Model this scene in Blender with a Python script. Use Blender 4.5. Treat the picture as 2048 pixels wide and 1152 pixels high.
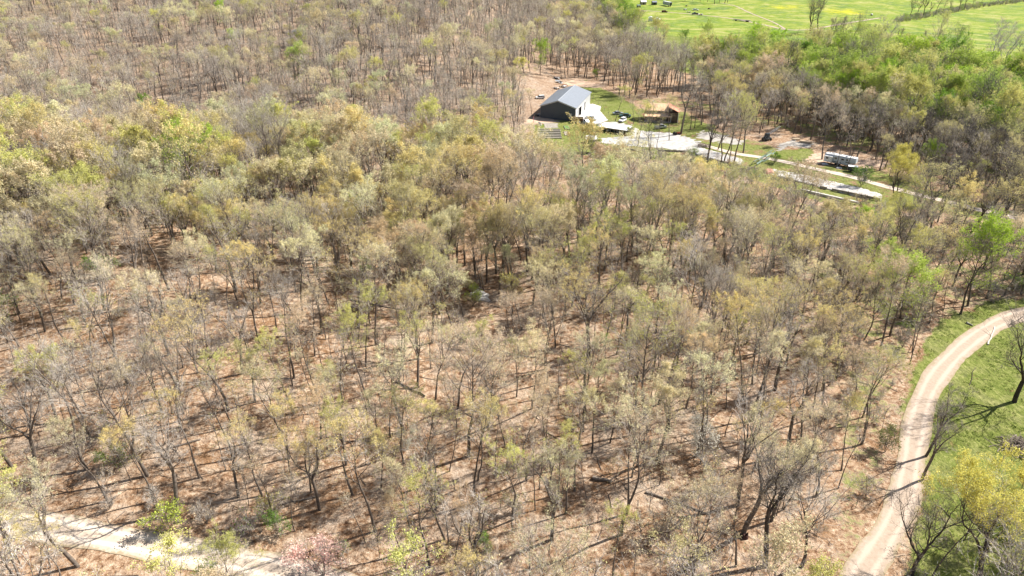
import bpy, bmesh, math, random
import numpy as np
from mathutils import Vector, Matrix
R = math.radians
for o in list(bpy.data.objects): bpy.data.objects.remove(o)
S = bpy.context.scene
COL = S.collection
# ------------------------------------------------------------------ camera, sky, sun, exposure
CAMH, PITCH, FPX = 80.0, R(28.0), 1365.33          # FPX: focal length in pixels of a 2048 wide frame
cd = bpy.data.cameras.new('camera'); cam = bpy.data.objects.new('camera', cd); COL.objects.link(cam)
cd.lens = 24.0; cd.sensor_width = 36.0; cd.clip_start = 1.0; cd.clip_end = 9000.0
cam.location = (0, 0, CAMH); cam.rotation_euler = (R(90) - PITCH, 0, 0)
S.camera = cam
S.render.resolution_x = 1024; S.render.resolution_y = 576
SUN_AZ, SUN_EL = R(69.0), R(43.0)                  # azimuth clockwise from +Y
W = bpy.data.worlds.new('World'); S.world = W; W.use_nodes = True
nt = W.node_tree; bg = nt.nodes['Background']
sky = nt.nodes.new('ShaderNodeTexSky'); sky.sky_type = 'NISHITA'; sky.sun_disc = False
sky.sun_elevation = SUN_EL; sky.sun_rotation = SUN_AZ; sky.air_density = 1.0; sky.dust_density = 1.2
nt.links.new(sky.outputs[0], bg.inputs[0]); bg.inputs[1].default_value = 0.065
sl = bpy.data.lights.new('sun', 'SUN'); sl.energy = 5.0; sl.angle = R(0.53); sl.color = (1.0, 0.95, 0.87)
so = bpy.data.objects.new('sun', sl); COL.objects.link(so); so.location = (200, 80, 200)
sd = Vector((math.sin(SUN_AZ)*math.cos(SUN_EL), math.cos(SUN_AZ)*math.cos(SUN_EL), math.sin(SUN_EL)))
so.rotation_euler = sd.to_track_quat('Z', 'Y').to_euler()
S.view_settings.view_transform = 'Standard'; S.view_settings.look = 'None'
S.view_settings.exposure = 1.10; S.view_settings.gamma = 1.0
S.cycles.max_bounces = 5; S.cycles.diffuse_bounces = 3; S.cycles.transmission_bounces = 3
S.cycles.transparent_max_bounces = 4

# ------------------------------------------------------------------ land form and pixel -> ground point
def sm(e0, e1, x):
    t = np.clip((x - e0)/(e1 - e0), 0, 1); return t*t*(3 - 2*t)
def height(x, y):
    x = np.asarray(x, float); y = np.asarray(y, float)
    A = 4.5 + 9.5*sm(20, -130, x); A = A*sm(125, 35, x)
    yc = 192 + 12*np.sin(x/46.0 + 1.0)
    w = np.where(y < yc, 82.0, 40.0)
    h = A*np.exp(-((y - yc)/w)**2)
    s = sm(0, 1, (38 + (y - 330)*0.10 - x)/120.0)
    h = h + s*(31.0*sm(226, 510, y) + 14*sm(440, 950, y))
    left = sm(90, 0, x)
    h = h + left*(0.9*np.sin(x/17.0 + 0.7*np.sin(y/23.0)) + 0.8*np.sin(y/14.0 + x/39.0 + 1.3))*sm(330, 250, y)
    h = h + s*(1.6*np.sin(x/27.0 + y/61.0) + 1.0*np.sin(y/19.0 - x/33.0))*sm(250, 330, y)
    return h
CT, ST = math.cos(PITCH), math.sin(PITCH)
def P(u, v):
    d = np.array([u - 1024.0, FPX*CT + (576.0 - v)*ST, -FPX*ST + (576.0 - v)*CT]); d /= np.linalg.norm(d)
    ts = np.arange(40, 2400, 1.0); X = d[0]*ts; Y = d[1]*ts; Z = CAMH + d[2]*ts
    k = np.nonzero(Z < height(X, Y))[0]
    if len(k) == 0: k = [len(ts) - 1]
    a, b = ts[k[0]] - 1.0, ts[k[0]]
    for _ in range(18):
        m = (a + b)/2
        if CAMH + d[2]*m < float(height(d[0]*m, d[1]*m)): b = m
        else: a = m
    return float(d[0]*b), float(d[1]*b)
def proj(x, y, z):
    x = np.asarray(x, float); f = y*CT + (CAMH - z)*ST; up = y*ST - (CAMH - z)*CT
    f = np.where(f < 1, 1, f); return 1024 + FPX*x/f, 576 - FPX*up/f, f
def H(x, y): return float(height(x, y))
def inpoly(px, py, poly):
    px = np.asarray(px, float); py = np.asarray(py, float); r = np.zeros(px.shape, bool); n = len(poly)
    for i in range(n):
        x0, y0 = poly[i]; x1, y1 = poly[(i + 1) % n]
        if y0 == y1: continue
        c = ((y0 > py) != (y1 > py)) & (px < (x1 - x0)*(py - y0)/(y1 - y0) + x0); r ^= c
    return r
def segdist(px, py, line):
    px = np.asarray(px, float); py = np.asarray(py, float); best = np.full(px.shape, 1e9)
    for (x0, y0), (x1, y1) in zip(line[:-1], line[1:]):
        dx, dy = x1 - x0, y1 - y0; t = np.clip(((px - x0)*dx + (py - y0)*dy)/(dx*dx + dy*dy), 0, 1)
        best = np.minimum(best, np.hypot(px - x0 - t*dx, py - y0 - t*dy))
    return best

# ------------------------------------------------------------------ materials
def lin(c):
    return tuple(((v/255.0)/12.92 if v/255.0 <= 0.04045 else ((v/255.0 + 0.055)/1.055)**2.4) for v in c)
class NT:
    def __init__(s, name):
        s.m = bpy.data.materials.new(name); s.m.use_nodes = True; s.t = s.m.node_tree; s.n = s.t.nodes
        s.b = s.n['Principled BSDF']; s.out = s.n['Material Output']
    def new(s, t, **k):
        n = s.n.new(t)
        for a, b in k.items(): setattr(n, a, b)
        return n
    def ln(s, a, b): s.t.links.new(a, b)
    def coord(s): 
        g = s.new('ShaderNodeNewGeometry'); return g.outputs['Position']
    def noise(s, vec, scale, detail=3, rough=0.6, dist=0.0):
        n = s.new('ShaderNodeTexNoise'); n.inputs['Scale'].default_value = scale; n.inputs['Detail'].default_value = detail
        n.inputs['Roughness'].default_value = rough; n.inputs['Distortion'].default_value = dist
        s.ln(vec, n.inputs['Vector']); return n.outputs['Fac']
    def ramp(s, fac, stops):
        r = s.new('ShaderNodeValToRGB'); e = r.color_ramp.elements
        while len(e) < len(stops): e.new(0.5)
        for el, (p, c) in zip(e, stops):
            el.position = p; el.color = (*c, 1) if isinstance(c, tuple) else (c, c, c, 1)
        s.ln(fac, r.inputs[0]); return r.outputs[0]
    def mix(s, fac, a, b, mode='MIX'):
        m = s.new('ShaderNodeMix', data_type='RGBA', blend_type=mode)
        for sock, v in ((m.inputs[0], fac), (m.inputs[6], a), (m.inputs[7], b)):
            if isinstance(v, (int, float)): sock.default_value = v
            elif isinstance(v, tuple): sock.default_value = (*v, 1)
            else: s.ln(v, sock)
        return m.outputs[2]
    def math(s, op, a, b=0.0):
        m = s.new('ShaderNodeMath', operation=op)
        for i, v in enumerate((a, b)):
            if isinstance(v, (int, float)): m.inputs[i].default_value = v
            else: s.ln(v, m.inputs[i])
        return m.outputs[0]
    def attr(s, name, kind='GEOMETRY'):
        a = s.new('ShaderNodeAttribute', attribute_name=name); a.attribute_type = kind; return a
    def bump(s, h, strength, dist):
        b = s.new('ShaderNodeBump'); b.inputs['Strength'].default_value = strength; b.inputs['Distance'].default_value = dist
        s.ln(h, b.inputs['Height']); s.ln(b.outputs[0], s.b.inputs['Normal'])
    def done(s, col, rough=0.9, metal=0.0, spec=0.3):
        if isinstance(col, tuple): s.b.inputs['Base Color'].default_value = (*col, 1)
        else: s.ln(col, s.b.inputs['Base Color'])
        s.b.inputs['Roughness'].default_value = rough; s.b.inputs['Metallic'].default_value = metal
        s.b.inputs['Specular IOR Level'].default_value = spec
        return s.m
def mat(name, c, rough=0.6, metal=0.0, var=0.2, scale=1.3, spec=0.3):
    n = NT(name); f = n.noise(n.coord(), scale, 4, 0.65)
    lo = tuple(v*(1 - var) for v in c); hi = tuple(min(1, v*(1 + var)) for v in c)
    return n.done(n.ramp(f, [(0.3, lo), (0.7, hi)]), rough, metal, spec)
def ribbed(name, c, rough, metal, pitch, var=0.12):
    n = NT(name); tc = n.new('ShaderNodeTexCoord'); sx = n.new('ShaderNodeSeparateXYZ'); n.ln(tc.outputs['UV'], sx.inputs[0])
    w = n.math('ABSOLUTE', n.math('SUBTRACT', n.math('FRACT', n.math('MULTIPLY', sx.outputs[0], 1.0/pitch)), 0.5))
    rib = n.math('GREATER_THAN', w, 0.40)
    f = n.noise(n.coord(), 0.8, 4, 0.7)
    col = n.ramp(f, [(0.3, tuple(v*(1 - var) for v in c)), (0.7, tuple(min(1, v*(1 + var)) for v in c))])
    col = n.mix(n.math('MULTIPLY', rib, 0.25), col, tuple(v*0.55 for v in c))
    n.bump(rib, 0.6, 0.04)
    return n.done(col, rough, metal, 0.5)
M = {}
def ground_material():
    n = NT('ground_cover'); p = n.coord()
    big = n.noise(p, 0.035, 4, 0.6); mid = n.noise(p, 0.16, 5, 0.65, 0.6); fine = n.noise(p, 1.1, 4, 0.75); tiny = n.noise(p, 3.3, 3, 0.8)
    litter = n.ramp(fine, [(0.30, (0.09, 0.042, 0.022)), (0.43, (0.24, 0.140, 0.080)), (0.55, (0.41, 0.285, 0.19)), (0.68, (0.58, 0.46, 0.34))])
    pale = n.ramp(tiny, [(0.3, (0.22, 0.16, 0.12)), (0.5, (0.43, 0.34, 0.26)), (0.7, (0.64, 0.55, 0.45))])
    brown = n.ramp(tiny, [(0.3, (0.08, 0.042, 0.02)), (0.5, (0.20, 0.11, 0.055)), (0.7, (0.36, 0.21, 0.11))])
    c = n.mix(n.ramp(mid, [(0.50, 0.0), (0.66, 0.75)]), litter, pale)
    c = n.mix(n.ramp(mid, [(0.34, 0.85), (0.45, 0.0)]), c, brown)
    moss = n.ramp(n.noise(p, 0.11, 5, 0.7, 1.0), [(0.66, 0.0), (0.74, 0.5)])
    c = n.mix(moss, c, (0.13, 0.15, 0.03))
    grad = n.attr('cover').outputs['Color']; sp = n.new('ShaderNodeSeparateColor'); n.ln(grad, sp.inputs[0])
    # R grass, G sunny field, B dry pale hillside litter
    rock = n.ramp(n.noise(p, 0.3, 6, 0.75, 1.5), [(0.60, 0.0), (0.68, 0.8)])
    rk = n.math('MULTIPLY', rock, sp.outputs[2])
    c = n.mix(n.math('MULTIPLY', sp.outputs[2], 0.35), c, (0.26, 0.215, 0.175))
    c = n.mix(rk, c, (0.46, 0.42, 0.38))
    g1 = n.ramp(fine, [(0.32, (0.045, 0.065, 0.014)), (0.5, (0.15, 0.175, 0.035)), (0.66, (0.38, 0.34, 0.15))])
    g2 = n.ramp(mid, [(0.35, (0.10, 0.15, 0.02)), (0.5, (0.20, 0.22, 0.05)), (0.64, (0.40, 0.34, 0.19))])
    mp = n.new('ShaderNodeMapping'); n.ln(p, mp.inputs[0]); mp.inputs['Scale'].default_value = (1.0, 0.35, 1.0); mp.inputs['Rotation'].default_value = (0, 0, 0.6)
    g3 = n.ramp(n.noise(mp.outputs[0], 1.6, 5, 0.8, 0.8), [(0.36, (0.025, 0.045, 0.010)), (0.50, (0.13, 0.17, 0.03)), (0.64, (0.36, 0.36, 0.13))])
    grass = n.mix(0.5, n.mix(0.4, g1, g2), g3)
    gm = n.math('ADD', sp.outputs[0], n.math('MULTIPLY', n.math('SUBTRACT', mid, 0.5), 1.5))
    gm = n.math('ADD', gm, n.math('MULTIPLY', n.math('SUBTRACT', fine, 0.5), 0.7))
    c = n.mix(n.ramp(gm, [(0.42, 0.0), (0.60, 1.0)]), c, grass)
    wav = n.noise(p, 0.02, 5, 0.62, 2.0)
    fld = n.ramp(wav, [(0.38, (0.09, 0.18, 0.035)), (0.46, (0.15, 0.25, 0.022)), (0.53, (0.23, 0.30, 0.022)), (0.62, (0.36, 0.36, 0.12))])
    fld = n.mix(0.4, fld, g2)
    yl = n.attr('bloom').outputs['Fac']
    yb = n.math('ADD', yl, n.math('MULTIPLY', n.math('SUBTRACT', n.noise(p, 0.09, 4, 0.7), 0.5), 2.2))
    fld = n.mix(n.ramp(yb, [(0.35, 0.0), (1.5, 0.62)]), fld, (0.62, 0.52, 0.01))
    c = n.mix(sp.outputs[1], c, fld)
    n.bump(n.math('ADD', fine, tiny), 0.9, 0.25)
    return n.done(c, 0.95, 0, 0.1)
M['ground'] = ground_material()
def track_material(name, a, b, d):
    n = NT(name); p = n.coord(); f = n.noise(p, 1.5, 5, 0.7); g = n.noise(p, 0.25, 4, 0.6)
    tc = n.new('ShaderNodeTexCoord'); sx = n.new('ShaderNodeSeparateXYZ'); n.ln(tc.outputs['UV'], sx.inputs[0])
    u = n.math('ABSOLUTE', n.math('SUBTRACT', sx.outputs[0], 0.5))           # 0 crown of the road .. 0.5 edge
    rut = n.math('ABSOLUTE', n.math('SUBTRACT', u, 0.22))
    wob = n.math('MULTIPLY', n.math('SUBTRACT', g, 0.5), 0.14)
    k = n.ramp(n.math('ADD', rut, wob), [(0.03, 0.85), (0.12, 0.0)])
    c = n.mix(n.ramp(f, [(0.3, 0.0), (0.7, 1.0)]), a, b)
    c = n.mix(k, c, d)
    edge = n.math('ADD', u, n.math('MULTIPLY', n.math('SUBTRACT', n.noise(p, 0.7, 5, 0.75), 0.5), 0.55))
    c = n.mix(n.ramp(edge, [(0.40, 0.0), (0.47, 0.8)]), c, (0.30, 0.24, 0.15))
    n.bump(f, 0.5, 0.1)
    return n.done(c, 0.95, 0, 0.1)
M['dirt'] = track_material('dirt_road', (0.33, 0.255, 0.195), (0.43, 0.345, 0.275), (0.49, 0.40, 0.325))
M['gravel_road'] = track_material('gravel_road', (0.42, 0.335, 0.26), (0.56, 0.46, 0.37), (0.70, 0.61, 0.51))
M['gravel'] = mat('pale_gravel', (0.43, 0.41, 0.38), 0.95, 0, 0.38, 0.55, 0.1)
M['gravel_dull'] = mat('dull_gravel', (0.38, 0.35, 0.31), 0.95, 0, 0.35, 0.5, 0.1)
M['concrete'] = mat('pale_concrete', (0.56, 0.53, 0.48), 0.9, 0, 0.10, 0.4, 0.2)
M['earth'] = mat('bare_earth', (0.50, 0.36, 0.26), 0.95, 0, 0.3, 0.5, 0.1)

def tint_material(name, translucent):
    n = NT(name); a = n.attr('tint', 'INSTANCER'); p = n.coord()
    f = n.noise(p, 1.7, 3, 0.7)
    c = n.mix(1.0, a.outputs['Color'], n.ramp(f, [(0.3, (0.62, 0.62, 0.60)), (0.7, (1.25, 1.2, 1.15))]), 'MULTIPLY')
    n.done(c, 0.8, 0, 0.15)
    if translucent:
        t = n.new('ShaderNodeBsdfTranslucent'); n.ln(c, t.inputs[0]); mx = n.new('ShaderNodeMixShader'); mx.inputs[0].default_value = 0.38
        n.ln(n.b.outputs[0], mx.inputs[1]); n.ln(t.outputs[0], mx.inputs[2]); n.ln(mx.outputs[0], n.out.inputs[0])
    return n.m
M['leaf'] = tint_material('young_leaves', True)
def bark_material(name, lo, hi):
    n = NT(name); p = n.coord(); tc = n.new('ShaderNodeTexCoord')
    f = n.noise(tc.outputs['Object'], 1.4, 5, 0.75); oi = n.new('ShaderNodeObjectInfo')
    c = n.ramp(f, [(0.3, lo), (0.72, hi)])
    c = n.mix(1.0, c, n.ramp(oi.outputs['Random'], [(0.0, (0.72, 0.70, 0.68)), (1.0, (1.2, 1.18, 1.15))]), 'MULTIPLY')
    return n.done(c, 0.9, 0, 0.15)
M['bark'] = bark_material('grey_bark', (0.050, 0.040, 0.034), (0.24, 0.205, 0.175))
M['twig'] = bark_material('grey_twigs', (0.32, 0.285, 0.255), (0.60, 0.56, 0.51))
M['dark_bark'] = bark_material('dark_bark', (0.035, 0.029, 0.025), (0.12, 0.10, 0.085))
M['dark_twig'] = bark_material('dark_twigs', (0.13, 0.115, 0.10), (0.34, 0.31, 0.28))
M['white_bark'] = bark_material('white_bark', (0.34, 0.32, 0.28), (0.72, 0.70, 0.64))
M['log'] = bark_material('weathered_log', (0.10, 0.08, 0.065), (0.34, 0.29, 0.25))

M['roof_grey'] = ribbed('grey_metal_roof', (0.24, 0.26, 0.29), 0.45, 0.25, 0.9)
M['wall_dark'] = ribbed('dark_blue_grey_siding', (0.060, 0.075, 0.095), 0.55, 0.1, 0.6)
M['trim_white'] = mat('white_trim', (0.72, 0.72, 0.72), 0.5, 0, 0.05)
M['door_white'] = ribbed('white_overhead_door', (0.68, 0.66, 0.64), 0.6, 0.0, 0.55)
M['opening'] = mat('dark_interior', (0.02, 0.02, 0.022), 0.9, 0, 0.3)
M['roof_orange'] = ribbed('rusty_orange_metal_roof', (0.92, 0.56, 0.33), 0.7, 0.0, 0.7, 0.18)
M['roof_red'] = ribbed('rusted_red_metal_roof', (0.50, 0.22, 0.13), 0.75, 0.1, 0.7, 0.3)
M['wood_wall'] = mat('brown_timber_wall', (0.14, 0.095, 0.07), 0.85, 0, 0.35)
M['roof_white'] = ribbed('white_metal_roof', (0.80, 0.79, 0.77), 0.5, 0.0, 0.9, 0.07)
M['roof_pink'] = ribbed('faded_red_roof_panel', (0.50, 0.22, 0.17), 0.7, 0, 0.8, 0.15)
M['timber'] = mat('weathered_timber', (0.33, 0.29, 0.25), 0.9, 0, 0.3, 2.0)
M['lumber'] = mat('fresh_lumber', (0.58, 0.46, 0.32), 0.85, 0, 0.25, 3.0)
M['soil'] = mat('garden_soil', (0.30, 0.27, 0.23), 0.95, 0, 0.45, 1.5)
M['bedgreen'] = mat('bed_greens', (0.12, 0.22, 0.05), 0.9, 0, 0.5, 3.0)
M['paint_white'] = mat('white_paint', (0.78, 0.78, 0.78), 0.3, 0, 0.05, 1.0, 0.5)
M['paint_silver'] = mat('silver_paint', (0.42, 0.44, 0.46), 0.3, 0.5, 0.05, 1.0, 0.5)
M['paint_dark'] = mat('dark_paint', (0.035, 0.045, 0.055), 0.35, 0.2, 0.2, 1.0, 0.5)
M['paint_teal'] = mat('dark_teal_paint', (0.04, 0.10, 0.10), 0.35, 0.2, 0.2, 1.0, 0.5)
M['rust'] = mat('rusty_steel', (0.16, 0.07, 0.04), 0.85, 0.1, 0.5, 2.0)
M['paint_red'] = mat('red_paint', (0.35, 0.07, 0.04), 0.5, 0, 0.2)
M['glass'] = mat('dark_glass', (0.02, 0.028, 0.035), 0.12, 0, 0.1, 1.0, 0.6)
M['tyre'] = mat('black_tyre', (0.02, 0.02, 0.02), 0.85, 0, 0.1)
M['steel'] = mat('pale_steel', (0.55, 0.57, 0.58), 0.4, 0.5, 0.1)
M['lamp'] = mat('lamp_lens', (0.7, 0.68, 0.6), 0.2, 0, 0.05)
M['rv_grey'] = mat('rv_grey_side', (0.52, 0.55, 0.58), 0.4, 0, 0.06)
M['teal_net'] = mat('teal_mesh', (0.17, 0.24, 0.20), 0.8, 0, 0.15)
M['stone'] = mat('pale_limestone', (0.66, 0.63, 0.60), 0.9, 0, 0.3, 0.9)
M['stump'] = mat('dark_stump_wood', (0.07, 0.035, 0.03), 0.9, 0, 0.4, 2.0)
M['blue'] = mat('blue_plastic', (0.05, 0.12, 0.35), 0.5, 0, 0.1)
M['pink'] = mat('pink_flagging', (0.75, 0.25, 0.35), 0.7, 0, 0.1)

# ------------------------------------------------------------------ object helpers
def tag(o, label=None, cat=None, group=None, kind=None):
    if label: o['label'] = label
    if cat: o['category'] = cat
    if group: o['group'] = group
    if kind: o['kind'] = kind
    return o
def link(o, parent=None):
    COL.objects.link(o)
    if parent is not None: o.parent = parent
    return o
def thing(name, label, cat, x, y, rz=0.0, group=None, z=None):
    o = bpy.data.objects.new(name, None); o.empty_display_size = 0.5; COL.objects.link(o)
    o.location = (x, y, H(x, y) if z is None else z); o.rotation_euler = (0, 0, rz)
    return tag(o, label, cat, group)
class MB:
    def __init__(s): s.v = []; s.f = []; s.mi = []; s.uv = []
    def face(s, pts, mi=0, uv=None):
        b = len(s.v); s.v += [tuple(p) for p in pts]; s.f.append(tuple(range(b, b + len(pts)))); s.mi.append(mi)
        if uv is None:
            p = [Vector(q) for q in pts]; n = (p[1] - p[0]).cross(p[2] - p[0])
            if n.length < 1e-9: n = Vector((0, 0, 1))
            n.normalize(); t = Vector((0, 0, 1)).cross(n)
            if t.length < 0.2: t = Vector((1, 0, 0))
            t.normalize(); bt = n.cross(t); uv = [(q.dot(t), q.dot(bt)) for q in p]
        s.uv += uv
    def box(s, c, d, mi=0, rz=0.0, rx=0.0):
        m = Matrix.Translation(c) @ Matrix.Rotation(rz, 4, 'Z') @ Matrix.Rotation(rx, 4, 'X'); x, y, z = d[0]/2, d[1]/2, d[2]/2
        q = [m @ Vector(k) for k in ((-x,-y,-z),(x,-y,-z),(x,y,-z),(-x,y,-z),(-x,-y,z),(x,-y,z),(x,y,z),(-x,y,z))]
        for a in ((3,2,1,0),(4,5,6,7),(0,1,5,4),(1,2,6,5),(2,3,7,6),(3,0,4,7)): s.face([q[i] for i in a], mi)
    def cyl(s, a, b, r0, r1=None, n=10, mi=0, cap=True):
        r1 = r0 if r1 is None else r1; a, b = Vector(a), Vector(b); d = (b - a).normalized()
        t = d.orthogonal().normalized(); w = d.cross(t)
        A = [a + (t*math.cos(k*2*math.pi/n) + w*math.sin(k*2*math.pi/n))*r0 for k in range(n)]
        B = [b + (t*math.cos(k*2*math.pi/n) + w*math.sin(k*2*math.pi/n))*r1 for k in range(n)]
        for k in range(n): s.face([A[k], A[(k+1) % n], B[(k+1) % n], B[k]], mi)
        if cap: s.face(A[::-1], mi); s.face(B, mi)
    def prism(s, prof, x0, x1, mi=0, axis='x'):      # profile (a, z) swept along the axis
        f = (lambda a, z, t: (t, a, z)) if axis == 'x' else (lambda a, z, t: (a, t, z))
        n = len(prof); A = [f(a, z, x0) for a, z in prof]; B = [f(a, z, x1) for a, z in prof]
        for k in range(n): s.face([A[k], A[(k+1) % n], B[(k+1) % n], B[k]], mi)
        s.face(A[::-1], mi); s.face(B, mi)
    def build(s, name, mats, parent=None, bevel=0.0, loc=None):
        me = bpy.data.meshes.new(name); me.from_pydata(s.v, [], s.f)
        for m in (mats if isinstance(mats, (list, tuple)) else [mats]): me.materials.append(m)
        me.polygons.foreach_set('material_index', s.mi)
        uv = me.uv_layers.new(name='UVMap'); uv.data.foreach_set('uv', [c for q in s.uv for c in q])
        bm = bmesh.new(); bm.from_mesh(me); bmesh.ops.remove_doubles(bm, verts=bm.verts, dist=1e-4)
        bmesh.ops.recalc_face_normals(bm, faces=bm.faces); bm.to_mesh(me); bm.free()
        o = bpy.data.objects.new(name, me); link(o, parent)
        if loc: o.location = loc
        if bevel:
            b = o.modifiers.new('bevel', 'BEVEL'); b.width = bevel; b.segments = 2; b.limit_method = 'ANGLE'
        return o
def npmesh(name, v, f, mats, mi=None, nside=3):
    me = bpy.data.meshes.new(name); me.vertices.add(len(v)); me.vertices.foreach_set('co', np.asarray(v, np.float32).ravel())
    f = np.asarray(f, np.int32); n = len(f); me.loops.add(n*nside); me.polygons.add(n)
    me.loops.foreach_set('vertex_index', f.ravel()); me.polygons.foreach_set('loop_start', np.arange(0, n*nside, nside, dtype=np.int32))
    try: me.polygons.foreach_set('loop_total', np.full(n, nside, np.int32))
    except Exception: pass
    for m in mats: me.materials.append(m)
    if mi is not None: me.polygons.foreach_set('material_index', np.asarray(mi, np.int32))
    me.update(calc_edges=True); me.validate(); return me

# ------------------------------------------------------------------ ground
def px_poly(pts): return [P(u, v) for u, v in pts]
GRASS_VALLEY = px_poly([(1055,300),(1062,262),(1075,240),(1150,238),(1160,205),(1130,168),(1165,158),(1235,195),(1260,215),(1380,222),(1430,262),(1530,285),(1640,330),(1740,330),(1820,355),(1930,395),(2150,440),(2150,500),(1990,455),(1880,425),(1760,420),(1600,400),(1480,355),(1350,325),(1180,318)])
GRASS_ROADSIDE = px_poly([(1790,850),(1805,760),(1835,690),(1885,632),(1980,600),(2250,560),(2250,1300),(1740,1300),(1790,1150),(1820,1050),(1840,960),(1840,900)])
BOTTOMLAND = px_poly([(1090,-60),(1180,40),(1240,105),(1400,160),(1550,190),(1700,230),(1900,270),(2300,330),(2300,-60)])
FAR_FIELD = px_poly([(1250,-70),(1225,30),(1270,62),(1440,84),(1560,92),(1640,98),(1760,108),(1860,115),(1960,135),(2300,200),(2300,-70)])
RIGHT_WOOD = px_poly([(1250,330),(1480,370),(1760,430),(2200,520),(2250,600),(1960,600),(1830,680),(1700,620),(1500,520),(1350,430)])
SOFT_EDGE = px_poly([(1700,1200),(1750,1000),(1770,900),(1800,740),(1860,620),(2000,590),(1900,560),(1700,560),(1640,800),(1640,1200)])
BLOOM = [px_poly([(1535,10),(1600,12),(1600,20),(1535,18)]), px_poly([(1640,14),(1720,22),(1725,32),(1650,28)]), px_poly([(1600,6),(1640,8),(1636,14),(1600,12)]), px_poly([(1478,3),(1500,3),(1500,8),(1478,8)])]
def axis(parts):
    a = []
    for lo, hi, st in parts: a += list(np.arange(lo, hi, st))
    return np.array(a + [parts[-1][1]])
gx = axis([(-3000,-700,100),(-700,-300,10),(-300,-120,3),(-120,160,1.6),(160,460,3),(460,1000,10),(1000,3000,100)])
gy = axis([(-200,30,10),(30,270,1.6),(270,420,2.2),(420,700,4),(700,1300,12),(1300,4600,110)])
GX, GY = np.meshgrid(gx, gy); GZ = height(GX, GY)
nx, ny = len(gx), len(gy)
idx = np.arange(nx*ny).reshape(ny, nx)
quads = np.stack([idx[:-1, :-1], idx[:-1, 1:], idx[1:, 1:], idx[1:, :-1]], -1).reshape(-1, 4)
gme = npmesh('ground', np.stack([GX, GY, GZ], -1).reshape(-1, 3), quads, [M['ground']], None, 4)
fx, fy = GX.ravel(), GY.ravel()
def soft(poly, w, n=5):
    acc = np.zeros(fx.shape); rr = np.random.RandomState(3)
    for k in range(n): acc += inpoly(fx + rr.uniform(-w, w), fy + rr.uniform(-w, w), poly)
    return acc/n
LAWNS = [px_poly(q) for q in ([(1150,165),(1180,168),(1240,192),(1275,215),(1290,243),(1240,240),(1212,232),(1180,205)],[(1062,248),(1150,246),(1192,262),(1190,285),(1062,285)],[(1262,243),(1345,256),(1345,263),(1262,267)],[(1375,238),(1430,250),(1430,266),(1378,262)],[(1540,300),(1620,295),(1640,325),(1560,318)],[(1200,268),(1250,272),(1250,280),(1200,276)])]
g = np.maximum(soft(GRASS_VALLEY, 4)*0.62, soft(GRASS_ROADSIDE, 3)*0.80)
BEHIND = px_poly([(1230,190),(1400,200),(1550,225),(1750,270),(2250,360),(2250,440),(1980,410),(1760,320),(1550,262),(1390,220),(1270,215)])
g = np.maximum(g, soft(BEHIND, 5)*0.47)
g = np.maximum(g, soft(BOTTOMLAND, 6)*0.78); g = np.maximum(g, soft(RIGHT_WOOD, 8)*0.40); g = np.maximum(g, soft(SOFT_EDGE, 4)*0.42)
for q in LAWNS: g = np.maximum(g, soft(q, 2)*0.80)
fl = soft(FAR_FIELD, 3)
hs = sm(250, 300, fy)*sm(60, 0, fx)
col = np.ones((len(fx), 4), np.float32); col[:, 0] = g; col[:, 1] = fl; col[:, 2] = hs
ca = gme.color_attributes.new('cover', 'FLOAT_COLOR', 'POINT'); ca.data.foreach_set('color', col.ravel())
bl = np.zeros(len(fx), np.float32)
for b in BLOOM: bl = np.maximum(bl, soft(b, 24, 24))
ba = gme.attributes.new('bloom', 'FLOAT', 'POINT'); ba.data.foreach_set('value', bl.astype(np.float32))
gme.polygons.foreach_set('use_smooth', np.ones(len(gme.polygons), bool))
tag(link(bpy.data.objects.new('ground', gme)), kind='structure')

ROADS = {}
def smooth_line(pts, step):
    pts = [Vector((x, y)) for x, y in pts]; out = []
    P_ = [pts[0]*2 - pts[1]] + pts + [pts[-1]*2 - pts[-2]]
    for i in range(1, len(P_) - 2):
        a, b, c, d = P_[i-1:i+3]; n = max(2, int((c - b).length/step))
        for k in range(n):
            t = k/n; out.append(0.5*((2*b) + (c - a)*t + (2*a - 5*b + 4*c - d)*t*t + (3*b - a - 3*c + d)*t**3))
    out.append(pts[-1]); return out
def road(name, px, width, m, step=1.5, lift=0.07, nc=8):
    line = smooth_line([P(u, v) for u, v in px], step); ROADS[name + str(len(ROADS))] = [(p.x, p.y) for p in line]
    rr = random.Random(len(px)); V = []; uvs = []; s = 0
    for i, p in enumerate(line):
        t = (line[min(i+1, len(line)-1)] - line[max(i-1, 0)]).normalized(); nrm = Vector((-t.y, t.x))
        if i: s += (p - line[i-1]).length
        wl = width*(1 + 0.07*math.sin(s/3.1) + 0.05*rr.uniform(-1, 1)); 
        for k in range(nc + 1):
            q = p + nrm*wl*(k/nc - 0.5); V.append((q.x, q.y, H(q.x, q.y) + lift)); uvs.append((k/nc, s/width))
    F = [(i*(nc+1)+k, i*(nc+1)+k+1, (i+1)*(nc+1)+k+1, (i+1)*(nc+1)+k) for i in range(len(line)-1) for k in range(nc)]
    me = npmesh(name, V, F, [m], None, 4); uv = me.uv_layers.new(name='UVMap')
    uv.data.foreach_set('uv', [c for l in me.loops for c in uvs[l.vertex_index]])
    return tag(link(bpy.data.objects.new(name, me)), kind='structure')
road('dirt_road', [(2300,585),(2180,598),(2080,618),(2010,640),(1955,672),(1905,715),(1868,760),(1845,808),(1832,860),(1822,920),(1812,980),(1795,1030),(1768,1080),(1735,1130),(1705,1180),(1660,1260)], 4.5, M['dirt'])
road('gravel_road', [(-200,1022),(-40,1040),(60,1050),(160,1066),(260,1084),(360,1103),(440,1118),(520,1132),(600,1150),(700,1180),(820,1230)], 4.9, M['gravel_road'])
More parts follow.
